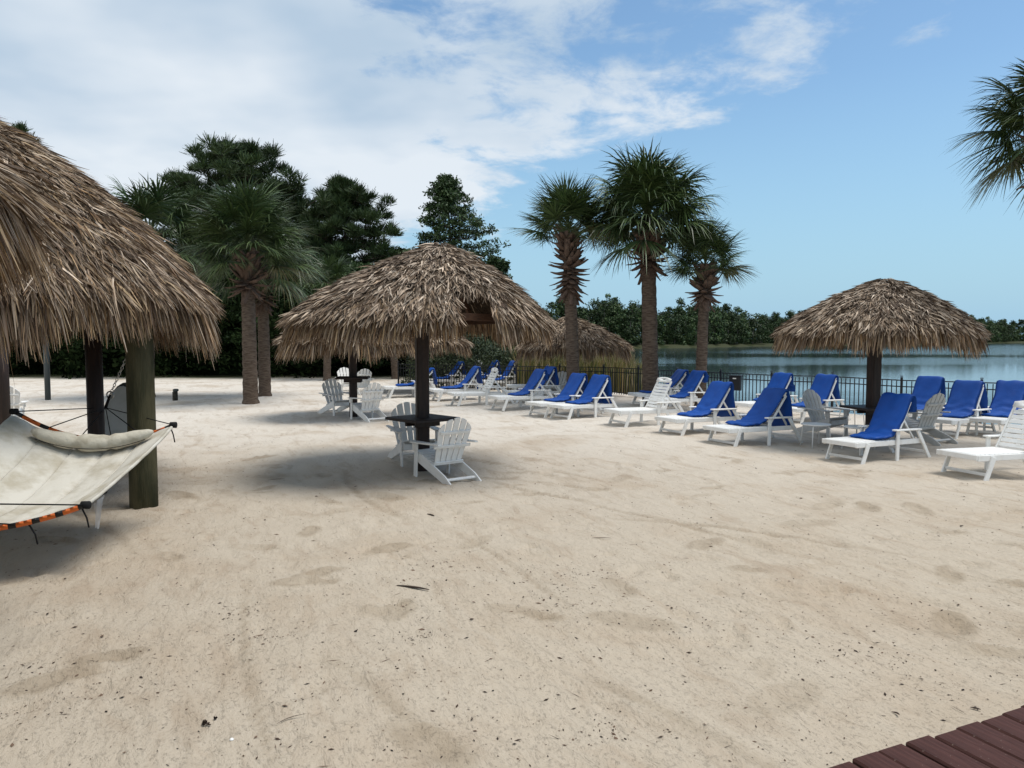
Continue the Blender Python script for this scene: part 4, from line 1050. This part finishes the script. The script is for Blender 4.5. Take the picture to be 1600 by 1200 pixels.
# far shore woodland
rng = np.random.default_rng(62); rr = random.Random(62)
shore = [(-30, 222), (0, 216), (31.6, 214), (60, 243), (92, 281), (140, 304), (190, 356), (245, 400), (300, 455), (450, 462), (620, 466), (800, 460)]
VV = []; FF = []; CC = []; nb = 0; TV = []; TF = []
FARP = [(.034, .064, .018), (.022, .045, .013), (.050, .085, .024), (.028, .052, .018), (.062, .092, .028)]
for i in range(len(shore) - 1):
    a = Vector(shore[i]); b = Vector(shore[i + 1]); L = (b - a).length; nrm = Vector((-(b - a).y, (b - a).x)).normalized()
    if nrm.y < 0: nrm = -nrm
    far = a.y > 440; m = int(L / (2.8 if not far else 4.5))
    for k in range(m):
        for row in range(3):
            f = (k + rr.random()) / m; off = 4 + row * 5 + rr.uniform(-2, 2); p = a.lerp(b, f) + nrm * off
            hh = rr.uniform(9.5, 13.5) * (1 + .10 * math.sin(p.x * .11)) * (1.0 if row else .72) * (1.08 if far else 1)
            if rr.random() < .08: hh *= 1.18
            wd = rr.uniform(2.4, 4.2); ncl = 15 if not far else 12; cs = []; rs = []
            pine = rr.random() < .4
            for c_ in range(ncl):
                u = rr.random(); zz = hh * ((.12 if row == 0 else .35) + (.86 if row == 0 else .62) * u); ww = wd * math.sin(math.pi * min(.98, .25 + .72 * u)) * (.8 if pine else 1)
                an = rr.uniform(0, 6.28); cs.append((p.x + ww * math.cos(an) * rr.random(), p.y + ww * math.sin(an) * rr.random(), zz)); rs.append(rr.uniform(.9, 2.1))
            if row < 2:
                for c_ in range(5): cs.append((p.x + rr.uniform(-3, 3), p.y + rr.uniform(-2, 1), rr.uniform(.2, 4.5 if row else 2.6))); rs.append(rr.uniform(1.0, 1.9))
            per = 60 if not far else 44
            v_, f_, c_ = leaf_cloud(cs, rs, per, .34 if not far else .5, rng, FARP, flat=.75)
            c_ = c_ * rr.uniform(.7, 1.3)
            VV.append(v_); FF.append(f_ + nb); CC.append(c_); nb += len(v_)
            t_, tf_ = tubes_np([((p.x, p.y, -1), .22, (p.x + rr.uniform(-.5, .5), p.y, hh * .93), .08)], 4); bb = len(TV); TV += t_; TF += [[q + bb for q in f] for f in tf_]
tag(O('far_woodland', mesh_np('far_woodland', np.concatenate(VV), np.concatenate(FF), M['leaf'], np.concatenate(CC))), 'dark green woodland along the far shore of the lake', 'woodland', kind='stuff')
M['paletrunk'] = material('pale_far_trunks', (.16, .14, .12), .9, .1)
tag(O('far_trunks', mesh_np('far_trunks', TV, TF, M['paletrunk'])), 'thin trunks standing in the woodland on the far shore', 'tree trunks', kind='stuff')
# grassy far bank
gv = []; gf = []; off_in = 1.5
for i, (x, y) in enumerate(shore): gv += [(x, y - 2.0, -1.15), (x, y - .5, -.6), (x - 1, y + 5, .1)]
for i in range(len(shore) - 1):
    for k in range(2): a = i * 3 + k; gf.append([a, a + 3, a + 4, a + 1])
M['bank'] = material('grassy_bank', (.025, .034, .013), .9, .1, noise=(.2, (.045, .045, .02), .4, .7))
tag(O('far_bank', mesh_np('far_bank', gv, gf, M['bank'])), kind='structure')

# ------------------------------------------------------------------ litter on the sand
rng = np.random.default_rng(70); n = 17000
y = 2.4 + 15 * rng.random(n) ** 1.5; x = rng.uniform(-.85, .80, n) * (y + .6)
cl = vnoise(x * 1.6 + 20, y * 1.6) + .5 * vnoise(x * 5, y * 5); keep = (cl > rng.uniform(-.62, .55, n)); x, y = x[keep], y[keep]
# scuffed clusters of bark crumbs
for (cpx, cpy, cn, cr) in ((880, 900, 150, .30), (860, 950, 90, .22), (700, 880, 60, .2), (540, 700, 130, .7), (300, 730, 110, .5), (150, 1080, 90, .25), (30, 1110, 60, .15), (650, 1000, 60, .15), (1120, 980, 90, .3), (950, 1140, 60, .12), (1380, 1020, 60, .18), (380, 960, 60, .12), (420, 1000, 70, .14)):
    c = G(cpx, cpy); x = np.concatenate([x, c.x + rng.normal(0, cr, cn)]); y = np.concatenate([y, c.y + rng.normal(0, cr * .7, cn)])
n = len(x); z = hgt(x, y) + .003
el = sdlake(x, y) < -1.2; x, y, z = x[el], y[el], z[el]; n = len(x)
a = rng.uniform(0, math.pi, n); L = rng.gamma(1.3, .0036, n) + .002; w = L * rng.uniform(.18, .55, n); stick = rng.random(n) < .06; L = np.where(stick, L * 3.5, L); w = np.where(stick, .002, w)
dv = np.stack([np.cos(a), np.sin(a), rng.normal(0, .15, n)], -1); sv = np.stack([-np.sin(a), np.cos(a), rng.normal(0, .2, n)], -1); p0 = np.stack([x, y, z], -1)
hz = np.array([0, 0, 1.0]) * (w * .5)[:, None]
V = np.stack([p0 - dv * L[:, None], p0 - sv * w[:, None], p0 + dv * L[:, None], p0 + sv * w[:, None], p0 + hz + .001], 1)
b = np.arange(n)[:, None] * 5; F = np.concatenate([b + np.array([[0, 1, 4]]), b + np.array([[1, 2, 4]]), b + np.array([[2, 3, 4]]), b + np.array([[3, 0, 4]])])
pal = np.array([(.05, .03, .02), (.09, .055, .035), (.14, .09, .06), (.03, .02, .015), (.02, .015, .012)]); C = np.repeat(pal[rng.integers(0, 5, n)], 5, 0)
tag(O('leaf_litter', mesh_np('leaf_litter', V.reshape(-1, 3), F, M['litter'], C)), 'small dark bits of leaf and bark scattered over the sand', 'leaf litter', kind='stuff')

def pod(label, px, py, L, w, rz, curl=.02, cat='dead leaf', name='dead_leaf', mat='deadleaf'):
    p = G(px, py); z = H(p.x, p.y); n = 9; V = []
    for i in range(n):
        u = i / (n - 1); ww = w * math.sin(math.pi * (.06 + .88 * u)) ** .7
        for k in range(6):
            a = 2 * math.pi * k / 6; V.append(((u - .5) * L, ww * .5 * math.cos(a) + curl * math.sin(u * 3.1), .008 + ww * .22 * math.sin(a) + curl * .3 * u))
    F = [[i * 6 + k, i * 6 + (k + 1) % 6, (i + 1) * 6 + (k + 1) % 6, (i + 1) * 6 + k] for i in range(n - 1) for k in range(6)]
    o = O(name, mesh_np(name, V, F, M[mat], smooth=True), loc=(p.x, p.y, z + .002), rot=(0, 0, rz)); tag(o, label, cat); return o
pod('long dark curved seed pod lying alone on the open sand in the centre', 645, 920, .30, .030, R_(-24), .015)
pod('split dark leaf scrap on the sand below the nearest chair', 673, 802, .15, .028, R_(-52), .01)
pod('thin curved stick on the sand right of centre, below the bare lounger row', 940, 840, .20, .010, R_(-8), .02, 'stick', 'stick')
pod('small round dark seed below the long seed pod', 737, 969, .030, .022, 0, 0, 'seed', 'seed')
pod('thin hooked twig at the lower left of the sand, right of the dark leaf clump', 455, 1130, .16, .006, R_(38), .02, 'twig', 'twig')
pod('black curved leaf scrap just above the boardwalk corner', 1399, 1117, .045, .016, R_(-60), .01)
pod('brown leaf scrap lying close to the boardwalk edge', 1524, 1109, .05, .016, R_(-35), .004)
pod('pale straight straw lying beside the boardwalk', 1498, 1112, .10, .004, R_(-75), .0, 'straw', 'straw')
pod('wavy twig on the sand at the left, under the hut shade', 432, 748, .24, .012, R_(5), .04, 'twig', 'twig')
pod('dark forked leaf at the right of the sand, below the umbrella lounger', 1503, 824, .05, .025, R_(30), .01)
p = G(325, 1134); lc = empty('leaf_clump', (p.x, p.y, H(p.x, p.y))); tag(lc, 'clump of curled black leaves at the lower left of the sand', 'dead leaves')
rr = random.Random(8)
for k in range(7):
    n = 7; L = rr.uniform(.03, .055); V = []; a0 = rr.uniform(0, 6.28); cx_, cy_ = rr.uniform(-.05, .05), rr.uniform(-.025, .025)
    for i in range(n):
        u = i / (n - 1); th = u * 2.6; c = Vector((math.sin(th) * L * .4 + cx_, cy_, .006 + (1 - math.cos(th)) * L * .22)); ww = .011 * math.sin(math.pi * (.08 + .84 * u))
        V += [tuple(c + Vector((0, -ww, .003))), tuple(c + Vector((0, 0, -.002))), tuple(c + Vector((0, ww, .004)))]
    F = [[i * 3 + k_, i * 3 + k_ + 1, i * 3 + k_ + 4, i * 3 + k_ + 3] for i in range(n - 1) for k_ in range(2)]
    O('leaf', mesh_np('leaf', V, F, M['deadleaf'], smooth=True), lc, rot=(0, 0, a0))
for (px_, py_, lb) in ((362, 1159, 'small white shell below the clump of black leaves'), ):
    p = G(px_, py_); o = O('shell', lathe([(.001, .010), (.006, .008), (.010, .003), (.011, .0)], WH, 10), loc=(p.x, p.y, H(p.x, p.y))); tag(o, lb, 'shell')
